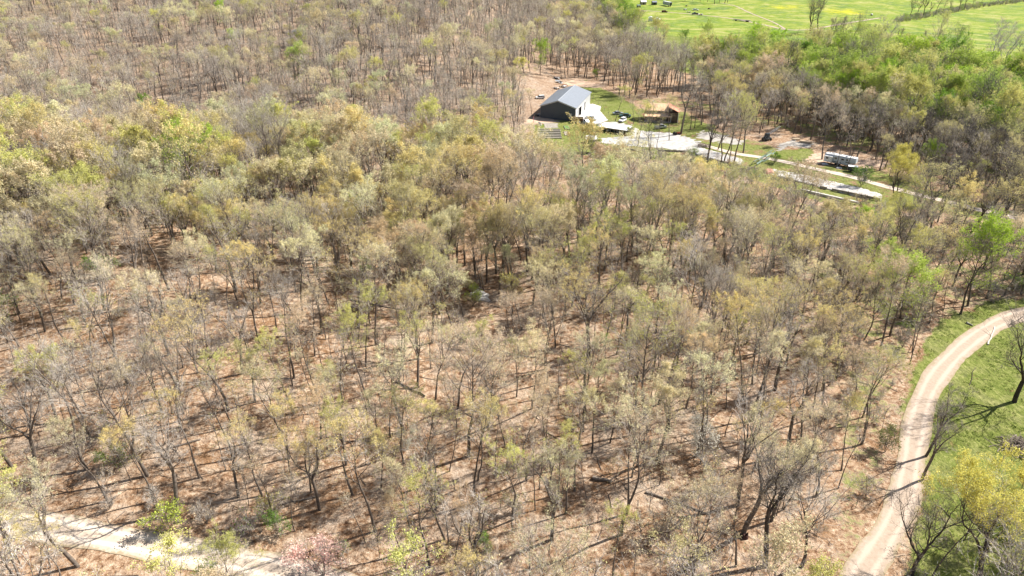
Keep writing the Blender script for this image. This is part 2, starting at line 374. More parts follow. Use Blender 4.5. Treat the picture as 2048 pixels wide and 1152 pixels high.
road('gravel_road', [(1375,284),(1420,294),(1470,307),(1530,316),(1580,326),(1640,340),(1700,353),(1760,370),(1830,388),(1900,405),(1960,420),(2060,442),(2250,480)], 3.8, M['gravel_road'], 2.5)
road('gravel_road', [(1180,18),(1260,20),(1340,25),(1400,30),(1460,37),(1520,48),(1570,59),(1610,60),(1650,54),(1690,47),(1760,36)], 3.4, M['dirt'], 6, 0.12)
road('gravel_road', [(1440,6),(1470,12),(1500,26),(1545,44),(1570,58)], 2.0, M['dirt'], 6, 0.16)
def sheet(name, poly, m, cell, lift, rough=0.0, seed=1):
    xs = [p[0] for p in poly]; ys = [p[1] for p in poly]; ax = np.arange(min(xs)-2, max(xs)+2, cell); ay = np.arange(min(ys)-2, max(ys)+2, cell)
    X, Y = np.meshgrid(ax, ay); cx = X[:-1, :-1] + cell/2; cy = Y[:-1, :-1] + cell/2
    wob = rough*(np.sin(cx*1.3 + np.sin(cy*0.9)*2 + seed) + np.sin(cy*1.7 + np.sin(cx*0.7)*2))
    keep = inpoly(cx + wob, cy + wob*0.7, poly); n = X.shape[1]; ii = np.arange(X.size).reshape(X.shape)
    q = np.stack([ii[:-1, :-1], ii[:-1, 1:], ii[1:, 1:], ii[1:, :-1]], -1)[keep]
    us, inv = np.unique(q, return_inverse=True)
    V = np.stack([X.ravel(), Y.ravel(), height(X.ravel(), Y.ravel()) + lift], -1)[us]
    return tag(link(bpy.data.objects.new(name, npmesh(name, V, inv.reshape(-1, 4), [m], None, 4))), kind='structure')
sheet('gravel_yard', px_poly([(1188,246),(1225,244),(1262,250),(1280,262),(1340,266),(1372,274),(1400,284),(1404,296),(1384,306),(1330,297),(1270,293),(1200,286),(1195,277),(1262,272),(1268,266),(1205,254)]), M['gravel'], 0.5, 0.09, 0.5)
sheet('gravel_patch', px_poly([(1555,302),(1560,288),(1585,280),(1625,288),(1615,297),(1575,292),(1560,302)]), M['gravel_dull'], 0.5, 0.05, 0.7, 2)
sheet('gravel_patch', px_poly([(1400,262),(1430,266),(1490,282),(1480,290),(1430,284),(1395,276)]), M['gravel_dull'], 0.5, 0.05, 0.9, 4)
sheet('bare_earth', px_poly([(1700,318),(1760,320),(1790,335),(1730,336),(1704,330)]), M['earth'], 0.5, 0.05, 0.8, 3)
sheet('bare_earth', px_poly([(1052,240),(1082,232),(1120,244),(1100,246),(1052,248)]), M['earth'], 0.5, 0.05, 0.5, 5)
sheet('bare_earth', px_poly([(1125,166),(1150,158),(1185,165),(1215,172),(1195,176),(1140,172)]), M['earth'], 0.6, 0.05, 0.8, 6)
sheet('bare_earth', px_poly([(1625,308),(1645,304),(1655,325),(1630,330),(1610,322)]), M['earth'], 0.5, 0.05, 0.8, 7)

# ------------------------------------------------------------------ trees: generators
def unit(v): return v/(np.linalg.norm(v) + 1e-9)
class TreeGeo:
    def __init__(s, seed): s.r = np.random.RandomState(seed); s.lines = []; s.twigs = []; s.leaf = []
    def grow(s, p, d, L, r0, r1, lvl, wig, up, seg):
        n = max(2, int(round(L/seg))); pts = [p]; d = unit(d)
        for i in range(n):
            d = unit(d + s.r.normal(0, wig, 3) + np.array([0, 0, up])); p = p + d*(L/n); pts.append(p)
        pts = np.array(pts); rad = r0 + (r1 - r0)*np.linspace(0, 1, n + 1)**0.8
        s.lines.append((pts, rad, lvl)); return pts, rad
def at(pts, t):
    k = t*(len(pts) - 1); i = min(int(k), len(pts) - 2); return pts[i] + (pts[i+1] - pts[i])*(k - i), unit(pts[i+1] - pts[i])
def side(r, d, ang):
    a = unit(np.cross(d, r.normal(0, 1, 3))); return unit(d*math.cos(ang) + a*math.sin(ang))
def make_tree(seed, Ht, Rc, cb, nl, r0, wig=0.06, ang_lo=62, ang_hi=25, n2=5, n3=4, ntw=5, twl=0.75, lean=0.03, fork=0, low_sub=False):
    g = TreeGeo(seed); r = g.r
    az0 = r.uniform(0, 6.28)
    stems = []
    if fork:
        base, rad = g.grow(np.zeros(3) - [0, 0, 0.3], np.array([r.normal(0, lean), r.normal(0, lean), 1]), Ht*cb, r0, r0*0.8, 0, wig*0.5, 0.02, 0.9)
        for k in range(fork):
            a = az0 + k*2*math.pi/fork + r.uniform(-.4, .4); d = np.array([math.cos(a)*0.42, math.sin(a)*0.42, 1])
            p, q = g.grow(base[-1], d, Ht*(0.93 - cb), r0*0.62, 0.03, 0, wig*1.5, 0.05, 0.8); stems.append((p, q, 0.08))
    else:
        p, q = g.grow(np.zeros(3) - [0, 0, 0.3], np.array([r.normal(0, lean), r.normal(0, lean), 1]), Ht*0.93, r0, 0.03, 0, wig, 0.04, 0.9); stems.append((p, q, cb))
    lim = []
    for p, q, c0 in stems:
        nn = max(4, int(nl/len(stems)))
        for k in range(nn):
            t = c0 + (0.97 - c0)*((k + r.uniform(0, 0.9))/nn); b, d = at(p, t); rr = np.interp(t, np.linspace(0, 1, len(q)), q)
            x = (t - c0)/(1 - c0); prof = math.sqrt(max(0.10, 1 - (1.35*x - 0.35)**2)) if x > 0.26 else 0.65 + x
            a = az0 + k*2.4 + r.uniform(-.5, .5); ang = R(ang_lo + (ang_hi - ang_lo)*x + r.uniform(-10, 10))
            L = Rc*prof*r.uniform(0.75, 1.15)/math.sin(max(ang, 0.7)) if not fork else Rc*0.62*prof*r.uniform(0.7, 1.2)
            d2 = np.array([math.cos(a)*math.sin(ang), math.sin(a)*math.sin(ang), math.cos(ang)])
            pp, qq = g.grow(b, d2, L, max(0.03, rr*0.55), 0.018, 1, wig*2.2, 0.06, 0.7); lim.append((pp, qq, L))
    sub = []
    for pp, qq, L in lim:
        for k in range(n2):
            t = 0.25 + 0.75*(k + r.uniform(0, .9))/n2; b, d = at(pp, t)
            l2 = max(0.7, L*0.48*(1.15 - 0.5*t)*r.uniform(0.7, 1.2)); d2 = side(r, d, R(r.uniform(28, 55)))
            rr = np.interp(t, np.linspace(0, 1, len(qq)), qq)
            p2, q2 = g.grow(b, d2, l2, max(0.016, rr*0.6), 0.010, 2, 0.12, 0.10, 0.5); sub.append((p2, l2))
    fine = list(sub)
    for p2, l2 in sub:
        for k in range(n3):
            t = 0.25 + 0.75*(k + r.uniform(0, .9))/n3; b, d = at(p2, t)
            l3 = max(0.45, l2*0.5*r.uniform(0.7, 1.2)); p3, q3 = g.grow(b, side(r, d, R(r.uniform(25, 55))), l3, 0.012, 0.007, 3, 0.12, 0.10, 0.45); fine.append((p3, l3))
    for p3, l3 in fine:
        for k in range(ntw):
            t = 0.15 + 0.85*(k + r.uniform(0, .9))/ntw; b, d = at(p3, t); d2 = side(r, d, R(r.uniform(20, 60))); d2 = unit(d2 + [0, 0, 0.25])
            g.twigs.append((b, b + d2*twl*r.uniform(0.5, 1.25)))
    return g
def tubes(lines, lvls, sides, thick=1.0):
    V = []; F = []; off = 0
    for pts, rad, lvl in lines:
        if lvl not in lvls: continue
        n = sides[lvl]; k = len(pts); tan = np.gradient(pts, axis=0); tan /= np.linalg.norm(tan, axis=1)[:, None] + 1e-9
        a = np.cross(tan, [0.31, 0.87, 0.12]); a /= np.linalg.norm(a, axis=1)[:, None] + 1e-9; b = np.cross(tan, a)
        th = np.arange(n)*2*math.pi/n; rad = rad*thick
        ring = pts[:, None, :] + (a[:, None, :]*np.cos(th)[None, :, None] + b[:, None, :]*np.sin(th)[None, :, None])*rad[:, None, None]
        V.append(ring.reshape(-1, 3)); i0 = off + (np.arange(k - 1)[:, None]*n + np.arange(n)[None, :]); i1 = off + (np.arange(k - 1)[:, None]*n + (np.arange(n)[None, :] + 1) % n)
        F.append(np.stack([i0, i1, i1 + n], -1).reshape(-1, 3)); F.append(np.stack([i0, i1 + n, i0 + n], -1).reshape(-1, 3)); off += k*n
    return np.concatenate(V), np.concatenate(F)
def crown_geo(g, wood_lvls, tw_w, leaf_n, leaf_s, leaf_spread=0.35, thick=1.0, top_bias=0.0, seed=0):
    r = np.random.RandomState(seed + 77); V, F = tubes(g.lines, wood_lvls, {0: 3, 1: 3, 2: 3, 3: 3}, thick); mi = [np.zeros(len(F), int)]; Vs = [V]; Fs = [F]; off = len(V)
    A = np.array([t[0] for t in g.twigs]); B = np.array([t[1] for t in g.twigs]); d = B - A
    s = np.cross(d, r.normal(0, 1, d.shape)); s /= np.linalg.norm(s, axis=1)[:, None] + 1e-9
    w = tw_w*r.uniform(0.6, 1.3, (len(A), 1)); Vs.append(np.stack([A - s*w/2, A + s*w/2, B], 1).reshape(-1, 3))
    k = len(A); Fs.append(off + np.arange(3*k).reshape(-1, 3)); mi.append(np.zeros(k, int)); off += 3*k
    if leaf_n:
        zmin, zmax = B[:, 2].min(), B[:, 2].max(); wgt = (0.35 + (B[:, 2] - zmin)/(zmax - zmin))**(1 + 2*top_bias)
        # leaves gather in tufts: some twigs carry many, others none
        tuft = r.gamma(0.8, 1.0, len(B)); cc = np.array([B[:, 0].mean(), B[:, 1].mean(), zmin + 0.35*(zmax - zmin)]); rad = np.linalg.norm((B - cc)/np.array([1, 1, 1.0]), axis=1); wgt = wgt*tuft*(0.15 + (rad/rad.max())**2.2); wgt /= wgt.sum()
        j = r.choice(len(B), leaf_n, p=wgt); c = A[j] + (B[j] - A[j])*r.uniform(0.4, 1.1, (leaf_n, 1)) + r.normal(0, leaf_spread*0.5, (leaf_n, 3))
        t = r.normal(0, 1, (leaf_n, 3)); t /= np.linalg.norm(t, axis=1)[:, None]; b = np.cross(t, r.normal(0, 1, (leaf_n, 3))); b /= np.linalg.norm(b, axis=1)[:, None] + 1e-9
        sz = leaf_s*r.uniform(0.55, 1.35, (leaf_n, 1)); Vs.append(np.stack([c - t*sz, c + b*sz*0.55, c + t*sz, c - b*sz*0.55], 1).reshape(-1, 3))
        q = off + np.arange(4*leaf_n).reshape(-1, 4); Fs.append(np.concatenate([q[:, [0, 1, 2]], q[:, [0, 2, 3]]])); mi.append(np.ones(2*leaf_n, int))
    return np.concatenate(Vs), np.concatenate(Fs), np.concatenate(mi)
SIDES = {0: 8, 1: 5, 2: 4, 3: 3}
def proto(name, g, bark='bark', twig='twig', leaf_n=0, leaf_s=0.11, tw_w=0.028, spread=0.35, bias=0.0, seed=0, white_top=False):
    V, F = tubes(g.lines, (0, 1), SIDES); tm = npmesh(name + '_trunk', V, F, [M[bark]]); tm.polygons.foreach_set('use_smooth', np.ones(len(tm.polygons), bool))
    V, F, mi = crown_geo(g, (2, 3), tw_w, leaf_n, leaf_s, spread, 1.0, bias, seed); cm = npmesh(name + '_crown', V, F, [M[twig], M['leaf']], mi)
    return tm, cm
def far_proto(name, g, coll, bark='bark', twig='twig', leaf_n=0, leaf_s=0.2, tw_w=0.05, keep=0.6, bias=0.0, seed=0):
    V, F = tubes(g.lines, (0, 1), {0: 5, 1: 3}, 1.15); r = np.random.RandomState(seed)
    g2 = TreeGeo(0); g2.lines = [l for l in g.lines if l[2] == 2]; g2.twigs = [t for t in g.twigs if r.rand() < keep]
    V2, F2, mi2 = crown_geo(g2, (2,), tw_w, leaf_n, leaf_s, 0.45, 1.5, bias, seed)
    me = npmesh(name, np.concatenate([V, V2]), np.concatenate([F, F2 + len(V)]), [M[bark], M[twig], M['leaf']], np.concatenate([np.zeros(len(F), int), mi2 + 1]))
    o = bpy.data.objects.new(name, me); coll.objects.link(o); return o
# geometries
G_SLIM = [make_tree(10 + k, 16.5 + (k % 3), 3.2 + 0.4*(k % 3), 0.50 + 0.03*(k % 4), 12, 0.20 + 0.02*(k % 3), 0.065, 52, 18, 5, 4, 4) for k in range(7)]
G_FULL = [make_tree(30 + k, 17.0 + (k % 3), 4.8 + 0.4*(k % 2), 0.44, 18, 0.27, 0.07, 56, 18, 6, 4, 4) for k in range(5)]
G_FORK = [make_tree(50 + k, 16.5, 6.2, 0.42, 22, 0.29, 0.08, 52, 20, 5, 4, 4, fork=2 + k % 3) for k in range(4)]
G_OPEN = [make_tree(70 + k, 16.0, 10.0, 0.24, 27, 0.33, 0.10, 68, 22, 6, 4, 4, 0.9, fork=3) for k in range(2)]
G_LEAFY = [make_tree(120 + k, 14.5 + (k % 2), 4.6 + 0.5*(k % 2), 0.20, 22, 0.24, 0.07, 66, 20, 6, 4, 4, fork=0) for k in range(5)]
G_POLE = [make_tree(80 + k, 12.5, 1.9, 0.50, 9, 0.11, 0.05, 50, 22, 4, 2, 4, 0.6) for k in range(4)]
G_SAP = [make_tree(90 + k, 6.0, 1.7, 0.25, 9, 0.055, 0.07, 55, 25, 4, 2, 4, 0.55) for k in range(4)]
G_BUSH = [make_tree(100 + k, 3.6, 1.9, 0.06, 12, 0.05, 0.12, 65, 25, 4, 3, 5, 0.5, fork=4) for k in range(3)]

BUD = [proto('bud%d' % k, g, 'bark', 'twig', 5000 + 800*(k % 4), 0.062, 0.016, 0.22, 0.3, k) for k, g in enumerate(G_SLIM + G_FULL + G_FORK)]
RIDGE = [proto('ridge%d' % k, g, 'bark', 'twig', 9000 + 1200*(k % 3), 0.071, 0.016, 0.28, 0.7, k) for k, g in enumerate(G_FULL + G_FORK)]
BARE = [proto('bare%d' % k, g, 'bark', 'twig', 260, 0.055, 0.018, 0.3, 0.2, k) for k, g in enumerate(G_SLIM + G_FULL + G_FORK)]
POLE = [proto('pole%d' % k, g, 'bark', 'twig', 520 if k % 2 else 60, 0.075, 0.018, 0.3, 0.3, k) for k, g in enumerate(G_POLE)]
SAP = [proto('sap%d' % k, g, 'bark', 'twig', 260 if k % 2 else 60, 0.08, 0.022, 0.25, 0.0, k) for k, g in enumerate(G_SAP)]
OPENB = [proto('open%d' % k, g, 'dark_bark', 'dark_twig', 60, 0.08, 0.022, 0.3, 0.0, k) for k, g in enumerate(G_OPEN)]
OPENL = [proto('openleaf%d' % k, g, 'dark_bark', 'twig', 22000, 0.09, 0.022, 0.40, 0.5, k) for k, g in enumerate(G_OPEN)]
GREEN = [proto('green%d' % k, g, 'bark', 'twig', 11000, 0.115, 0.022, 0.42, 0.2, k) for k, g in enumerate(G_LEAFY[:3])]
BUSHG = [proto('bushgreen%d' % k, g, 'bark', 'twig', 1500, 0.10, 0.022, 0.3, 0.0, k) for k, g in enumerate(G_BUSH)]
DARKT = [proto('darkbare%d' % k, g, 'dark_bark', 'dark_twig', 40, 0.08, 0.030, 0.3, 0.0, k) for k, g in enumerate(G_FORK + G_FULL[:2])]
SYC = [proto('sycamore%d' % k, g, 'white_bark', 'twig', 40, 0.08, 0.028, 0.3, 0.0, k) for k, g in enumerate(G_FORK[:2])]

# ------------------------------------------------------------------ tree placement
ORD = ['first','second','third','fourth','fifth','sixth','seventh','eighth','ninth','tenth','eleventh','twelfth','thirteenth','fourteenth','fifteenth','sixteenth','seventeenth','eighteenth','nineteenth','twentieth']
RNG = np.random.RandomState(5)
NOTREE = {
 'valley': [(1064,300),(1070,236),(1088,200),(1108,182),(1128,170),(1152,158),(1200,165),(1255,205),(1278,195),(1375,200),(1390,250),(1430,262),(1510,275),(1540,262),(1640,285),(1730,312),(1760,350),(2300,475),(2300,500),(1960,450),(1760,412),(1680,405),(1540,372),(1480,345),(1370,318),(1200,312)],
 'field': [(1250,-90),(1232,40),(1290,92),(1450,103),(1560,100),(1640,105),(1700,122),(1800,128),(1870,140),(1960,165),(2400,230),(2400,-90)],
 'verge': [(1822,800),(1818,745),(1848,690),(1890,640),(1990,612),(2300,570),(2300,985),(1900,985),(1860,930)]}
rl = [l for l in ROADS.values()]
def clear_mask(x, y):
    z = height(x, y); u, v, f = proj(x, y, z); bad = np.zeros(x.shape, bool)
    for p in NOTREE.values(): bad |= inpoly(u, v, p)
    for l in rl[:2]: bad |= segdist(x, y, l) < 4.2
    return bad, u, v, f

MUST = [([(1064,284),(1062,240),(1066,192),(1112,178),(1172,178),(1235,205),(1262,215),(1262,284),(1200,294),(1160,284)], 0.993),
 ([(1262,198),(1345,198),(1360,250),(1362,285),(1262,285)], 0.985),
 ([(1190,268),(1262,255),(1400,280),(1500,298),(1640,330),(1720,345),(1768,372),(1768,405),(1640,376),(1540,354),(1480,338),(1370,308),(1190,299)], 0.98),
 ([(1520,262),(1640,275),(1720,300),(1715,345),(1640,345),(1560,320),(1500,300)], 0.999), ([(1636,292),(1712,292),(1712,345),(1636,345)], 1.0),
 ([(1300,-120),(1285,55),(1400,84),(1480,66),(1560,74),(1640,66),(1780,84),(1850,82),(1960,104),(2100,150),(2500,190),(2500,-120)], 0.985),
 ([(1885,640),(2100,600),(2100,950),(1890,930),(1862,880),(1800,1090),(1752,1090),(1790,900),(1855,740)], 0.97),
 ([(-100,1025),(60,1045),(260,1078),(440,1112),(600,1142),(620,1180),(400,1165),(100,1120),(-100,1100)], 0.55),
 ([(1760,368),(1900,400),(2100,440),(2100,452),(1900,412),(1760,380)], 0.6),
 ([(930,566),(992,566),(992,614),(930,614)], 0.97), ([(1362,845),(1440,845),(1440,925),(1362,925)], 0.85), ([(1062,95),(1098,95),(1098,142),(1062,142)], 0.97), ([(286,198),(324,198),(324,238),(286,238)], 0.95), ([(590,1050),(700,1050),(700,1150),(590,1150)], 0.85)]
def hides(x, y, ht, rc):
    z = height(x, y); rej = np.zeros(x.shape)
    for fr, dx in ((0.5, 0), (0.75, 0), (0.97, 0), (0.75, 0.7), (0.75, -0.7), (0.9, 1.1), (0.9, -1.1), (0.6, 1.2), (0.6, -1.2)):
        u, v, _ = proj(x + dx*rc, y, z + fr*ht)
        for p, pr in MUST: rej = np.maximum(rej, inpoly(u, v, p)*pr)
    return RNG.rand(len(x)) < rej
KEEP_LIT = [px_poly([(1285,246),(1352,242),(1356,205),(1290,200)]), px_poly([(1150,243),(1080,234),(1125,190),(1176,205)]), px_poly([(1195,262),(1265,270),(1265,250),(1195,246)]), px_poly([(1640,330),(1705,340),(1710,322),(1640,310)])]
def shades(x, y, ht):
    rej = np.zeros(x.shape, bool)
    for fr in (0.45, 0.7, 0.95):
        L = ht*fr/math.tan(SUN_EL)
        for off in (-3.0, 0, 3.0):
            for p in KEEP_LIT: rej |= inpoly(x - math.sin(SUN_AZ)*L - math.cos(SUN_AZ)*off, y - math.cos(SUN_AZ)*L + math.sin(SUN_AZ)*off, p)
    return rej & (RNG.rand(len(x)) < 0.9)
def fbm(x, y, s, seed):
    r = np.random.RandomState(seed); a = np.zeros(x.shape)
    for k in range(5):
        th = r.uniform(0, 6.28); a += np.sin((x*math.cos(th) + y*math.sin(th))/s*(1 + 0.6*k) + r.uniform(0, 6.28) + 1.3*np.sin((x*math.sin(th) - y*math.cos(th))/s*0.7 + k))/(1 + 0.35*k)
    return a/2.4
def jitter_grid(x0, x1, y0, y1, s):
    X, Y = np.meshgrid(np.arange(x0, x1, s), np.arange(y0, y1, s)); X = X.ravel(); Y = Y.ravel()
    return X + RNG.uniform(-.44, .44, X.shape)*s, Y + RNG.uniform(-.44, .44, X.shape)*s

# trees the photo singles out: (u, v of the foot, protos, k, height in m, tone, name, label, trunk-lean)
MAN = [
 (1230,243,'BUD',3,13,'lime','budding_tree','slim yellow green tree standing alone on the lawn between barn and cabin'),
 (1275,297,'POLE',0,19,'gold','slender_tree','tall slender tree before the gravel yard, leftmost of the row'),
 (1301,295,'POLE',1,17,'tan','slender_tree','tall slender tree before the gravel yard, second of the row'),
 (1313,297,'POLE',2,14,'tan','slender_tree','grey slender tree before the gravel yard, third of the row'),
 (1267,247,'BUD',1,10,'orange','budding_tree','small orange tinged tree at the left corner of the cabin lawn'),
 (1338,281,'BUD',2,13,'gold','budding_tree','golden budding tree at the right end of the gravel yard'),
 (1362,268,'BARE',12,23,'cream','bare_tree','big grey forked tree just right of the cabin'),
 (1380,260,'POLE',3,18,'tan','slender_tree','slender trunk on the lawn right of the cabin, left of two'),
 (1389,256,'POLE',0,18,'tan','slender_tree','slender trunk on the lawn right of the cabin, right of two'),
 (1436,299,'BARE',1,19,'tan','bare_tree','dark straight trunk above the upper white gravel terrace'),
 (1448,325,'BUD',9,17,'lime','budding_tree','yellow green crowned tree before the upper gravel terrace, leftmost of three'),
 (1458,327,'BARE',4,16,'tan','bare_tree','straight bare trunk before the upper gravel terrace, middle of three'),
 (1467,329,'BUD',11,18,'lime','budding_tree','yellow green crowned tree before the upper gravel terrace, rightmost of three'),
 (1486,306,'BUD',13,16,'lime','budding_tree','forked yellow green tree at the right end of the upper gravel terrace'),
 (1644,319,'BUD',8,18,'orange','budding_tree','orange tinged tree at the left end of the camper'),
 (1672,336,'POLE',1,17,'tan','slender_tree','thin trunk crossing the middle of the camper'),
 (1693,340,'POLE',2,18,'tan','slender_tree','thin trunk crossing the right end of the camper'),
 (1710,328,'BARE',2,18,'tan','bare_tree','dark leaning trunk on bare earth right of the camper'),
 (1700,322,'BARE',5,16,'tan','bare_tree','bare tree on bare earth just behind the camper end'),
 (1783,419,'OPENL',0,15,'goldgreen','spreading_tree','wide golden spreading tree over the valley road right of the camper'),
 (1840,405,'DARKT',1,17,'olive','bare_tree','dark forked tree beside the valley road, left of the pair'),
 (1882,427,'DARKT',2,17,'olive','bare_tree','dark forked tree beside the valley road, right of the pair'),
 (1920,419,'DARKT',4,15,'tan','bare_tree','dark tree on the valley road verge halfway to the right edge'),
 (1976,449,'DARKT',0,15,'tan','bare_tree','leaning dark tree just left of the huge dark trunk'),
 (2005,459,'OPENB',0,21,'tan','spreading_tree','huge dark trunked tree near the right edge above the valley road'),
 (2027,421,'DARKT',3,14,'tan','bare_tree','dark tree on the far verge behind the huge dark trunk'),
 (1770,508,'OPENL',1,13,'lime','spreading_tree','domed yellow green tree in the right hand woods'),
 (1727,480,'GREEN',0,9,'bright','leafy_tree','small vivid green tree left of the domed yellow green one'),
 (1080,150,'GREEN',1,15,'bright','leafy_tree','vivid green tree on the slope left above the barn'),
 (306,243,'GREEN',0,10,'green','leafy_tree','vivid green tree alone behind the golden ridge at left'),
 (236,228,'GREEN',2,8,'green','leafy_tree','smaller green tree on the hillside left of the vivid one'),
 (2029,804,'OPENB',1,17,'tan','spreading_tree','broad bare dark tree casting a long shadow on the right grass'),
 (1844,961,'BARE',13,12,'tan','spreading_tree','bare dark tree leaning over the right road from its inner edge'),
 (1852,912,'BARE',13,12,'tan','bare_tree','slim bare tree on the inner road edge behind the leaning dark one'),
 (1955,1165,'OPENL',0,15.0,'goldgreen','spreading_tree','great golden green spreading tree in the lower right corner'),
 (1823,1150,'OPENB',1,12,'tan','spreading_tree','crooked bare dark tree at the foot of the right road'),
 (2058,1140,'OPENL',1,12.0,'goldgreen','spreading_tree','golden tree cut by the right edge in the lower corner'),
 (1178,714,'BARE',13,19,'tan','bare_tree','big forked bare oak in the middle of the near woods'),
 (1531,1133,'DARKT',0,18,'tan','bare_tree','stout forked grey oak with low limbs near the lower right road'),
 (1475,1011,'BARE',14,17,'tan','bare_tree','stout grey oak leaning right in the lower right woods'),
 (1243,1070,'BUD',2,17,'cream','budding_tree','straight cream budding oak above the bottom edge right of centre'),
 (355,1030,'BARE',12,16,'cream','bare_tree','white limbed forked oak beside the lower left road'),
 (156,1133,'BUD',12,15,'cream','budding_tree','leaning forked oak on the near verge of the lower left road'),
 (483,190+22,'BUD',14,19,'cream','budding_tree','large pale oak standing out on the far hillside at left'),
 (440,205,'BARE',13,18,'tan','bare_tree','large grey oak left of the pale hillside oak'),
 (1620,67,'OPENB',0,20,'tan','spreading_tree','round headed bare tree alone by the far farm track'),
 (1636,64,'DARKT',0,18,'tan','bare_tree','thin bare tree touching the round headed field tree'),
 (1975,172,'SYC',0,24,'tan','sycamore_tree','tall white limbed sycamore at the far field edge, left stem'),
 (1985,178,'SYC',1,21,'tan','sycamore_tree','leaning white limbed sycamore at the far field edge, right stem'),
 (1762,113,'SYC',1,19,'tan','sycamore_tree','white limbed tree fanning out at the near edge of the far fields'),
 (2030,168,'DARKT',1,17,'tan','bare_tree','dark leaning tree at the right edge by the far field'),
 (1658,98,'DARKT',2,14,'tan','bare_tree','dark bare tree at the near field edge, first of its clump'),
 (1671,102,'DARKT',3,16,'tan','bare_tree','dark bare tree at the near field edge, second of its clump'),
 (1684,104,'DARKT',4,14,'tan','bare_tree','dark bare tree at the near field edge, third of its clump'),
 (1697,100,'DARKT',5,14,'lime','bare_tree','dark bare tree at the near field edge, fourth of its clump'),
 (1730,112,'DARKT',2,14,'tan','bare_tree','dark bare tree left of the white limbed fan shaped one'),
 (1748,113,'DARKT',0,14,'tan','bare_tree','dark bare tree touching the white limbed fan shaped one'),
 (1795,97,'DARKT',1,10,'tan','bare_tree','small bare tree leaning over the near field edge'),
 (1843,117,'DARKT',3,12,'tan','bare_tree','grey domed tree on the near field edge, left of two'),
 (1857,120,'DARKT',4,12,'tan','bare_tree','grey domed tree on the near field edge, right of two'),
 (1907,152,'DARKT',5,16,'tan','bare_tree','dark branching tree below the far field, left of the sycamores'),
]
for k, (u, v, h) in enumerate([(1817,38,12),(1832,33,11),(1845,36,15),(1858,33,9),(1870,30,14),(1884,27,8),(1897,25,8),(1916,24,12),(1928,20,13),(1944,15,9),(1960,11,8),(1980,8,7),(2000,5,7),(2022,2,7),(2044,0,7)]):
    MAN.append((u, v, 'DARKT', k, h, 'olive' if k % 3 else 'green', 'bare_tree', 'dark hedgerow tree between the two far fields, %s from its left end' % ORD[k]))
for k, (u, v, h) in enumerate([(1370,3,10),(1385,2,9),(1400,5,9),(1415,4,10),(1429,8,15),(1438,6,12),(1449,7,14),(1455,5,11)]):
    MAN.append((u, v, 'DARKT' if k > 2 else 'GREEN', k, h, 'green', 'bare_tree' if k > 2 else 'leafy_tree', 'tree of the top edge row beyond the semi trailer, %s from its left end' % ORD[k]))
MAN = [m[:4] + (m[4]*(1.4 if (m[1] < 180 and m[0] > 1300) else 1.1),) + m[5:] for m in MAN]
MXY = [P(m[0], m[1]) for m in MAN]
def near_manual(x, y, r):
    ok = np.ones(x.shape, bool)
    for (a, b), m in zip(MXY, MAN):
        ok &= np.hypot(x - a, y - b) > r*(2.6 if m[2] == 'OPENL' else 1.6 if m[2] == 'OPENB' else 1.0)
    return ok
def scatter(x0, x1, y0, y1, n, seed):
    r = np.random.RandomState(seed); cx = r.uniform(x0, x1, n); cy = r.uniform(y0, y1, n); sc = np.clip(r.gamma(9.0, 0.105, n), 0.55, 1.32)
    dens = fbm(cx, cy, 13, 9); rad = 3.35*sc*(1.0 - 0.20*dens)*np.where(cy < 128, 1.03, np.where((cx < 75) & (cy < 236), 0.80, np.where((cx < 60) & (cy > 236), 1.05, 0.88))); cell = {}; px, py, ps = [], [], []
    uu, vv, ff = proj(cx, cy, height(cx, cy)); ok = (uu > -280) & (uu < 2370) & (vv > -90) & (vv < 1440)
    for x, y, s_, q, o in zip(cx, cy, sc, rad, ok):
        if not o: continue
        i, j = int(x//5), int(y//5); good = True
        for a in (i-1, i, i+1):
            for b in (j-1, j, j+1):
                for (x1_, y1_, q1) in cell.get((a, b), ()):
                    if (x - x1_)**2 + (y - y1_)**2 < ((q + q1)*0.68)**2: good = False; break
                if not good: break
            if not good: break
        if good: cell.setdefault((i, j), []).append((x, y, q)); px.append(x); py.append(y); ps.append(s_)
    return np.array(px), np.array(py), np.array(ps)
X, Y, SZ = scatter(-720, 900, 44, 1020, 110000, 77)
bad, U, V_, F_ = clear_mask(X, Y)
keep = ~bad & ~hides(X, Y, np.where(Y > 330, 24.0, 19.5), 5.0) & ~shades(X, Y, 17.0) & near_manual(X, Y, 3.6) & (U > -260) & (U < 2350) & (V_ > -75) & (V_ < 1420)
# zone: 0 near slope, 1 ridge crest, 2 hillside, 3 right wood, 4 bottomland, 5 behind barn
X, Y, U, V_, SZ = X[keep], Y[keep], U[keep], V_[keep], SZ[keep]
zone = np.zeros(len(X), int)
zone[(Y > 138 + 0.18*np.maximum(X + 20, 0)) & (X < 75)] = 1
zone[(Y > 232) & (X < 75)] = 2
zone[(X > 62) & (Y > 118 + 0.0*X) & (Y < 275)] = 3
zone[(U > 640) & (V_ < 215) & (Y > 300)] = 5
zone[inpoly(U, V_, [(1085,-90),(1180,35),(1240,100),(1400,172),(1550,212),(1700,262),(1900,312),(2400,400),(2400,-90)])] = 4
rnd = RNG.rand(len(X)); dn = fbm(X, Y, 14, 9)
pk = np.array([0.86, 0.92, 0.97, 0.95, 0.93, 1.0])[zone] + 0.10*dn
big = rnd < pk
kept = big
X, Y, U, V_, zone, SZ = X[kept], Y[kept], U[kept], V_[kept], zone[kept], SZ[kept]
n = len(X); sp = fbm(X, Y, 24, 4); q = RNG.rand(n)
pb = np.array([0.66, 0.82, 0.30, 0.48, 0.60, 0.28])[zone] + 0.22*sp + 0.16*sm(85, 120, Y)*(zone == 0) - 0.10*sm(95, 70, Y)*(zone == 0)
species = np.where(q < pb, 0, 1)                     # 0 budding, 1 bare, 2 green
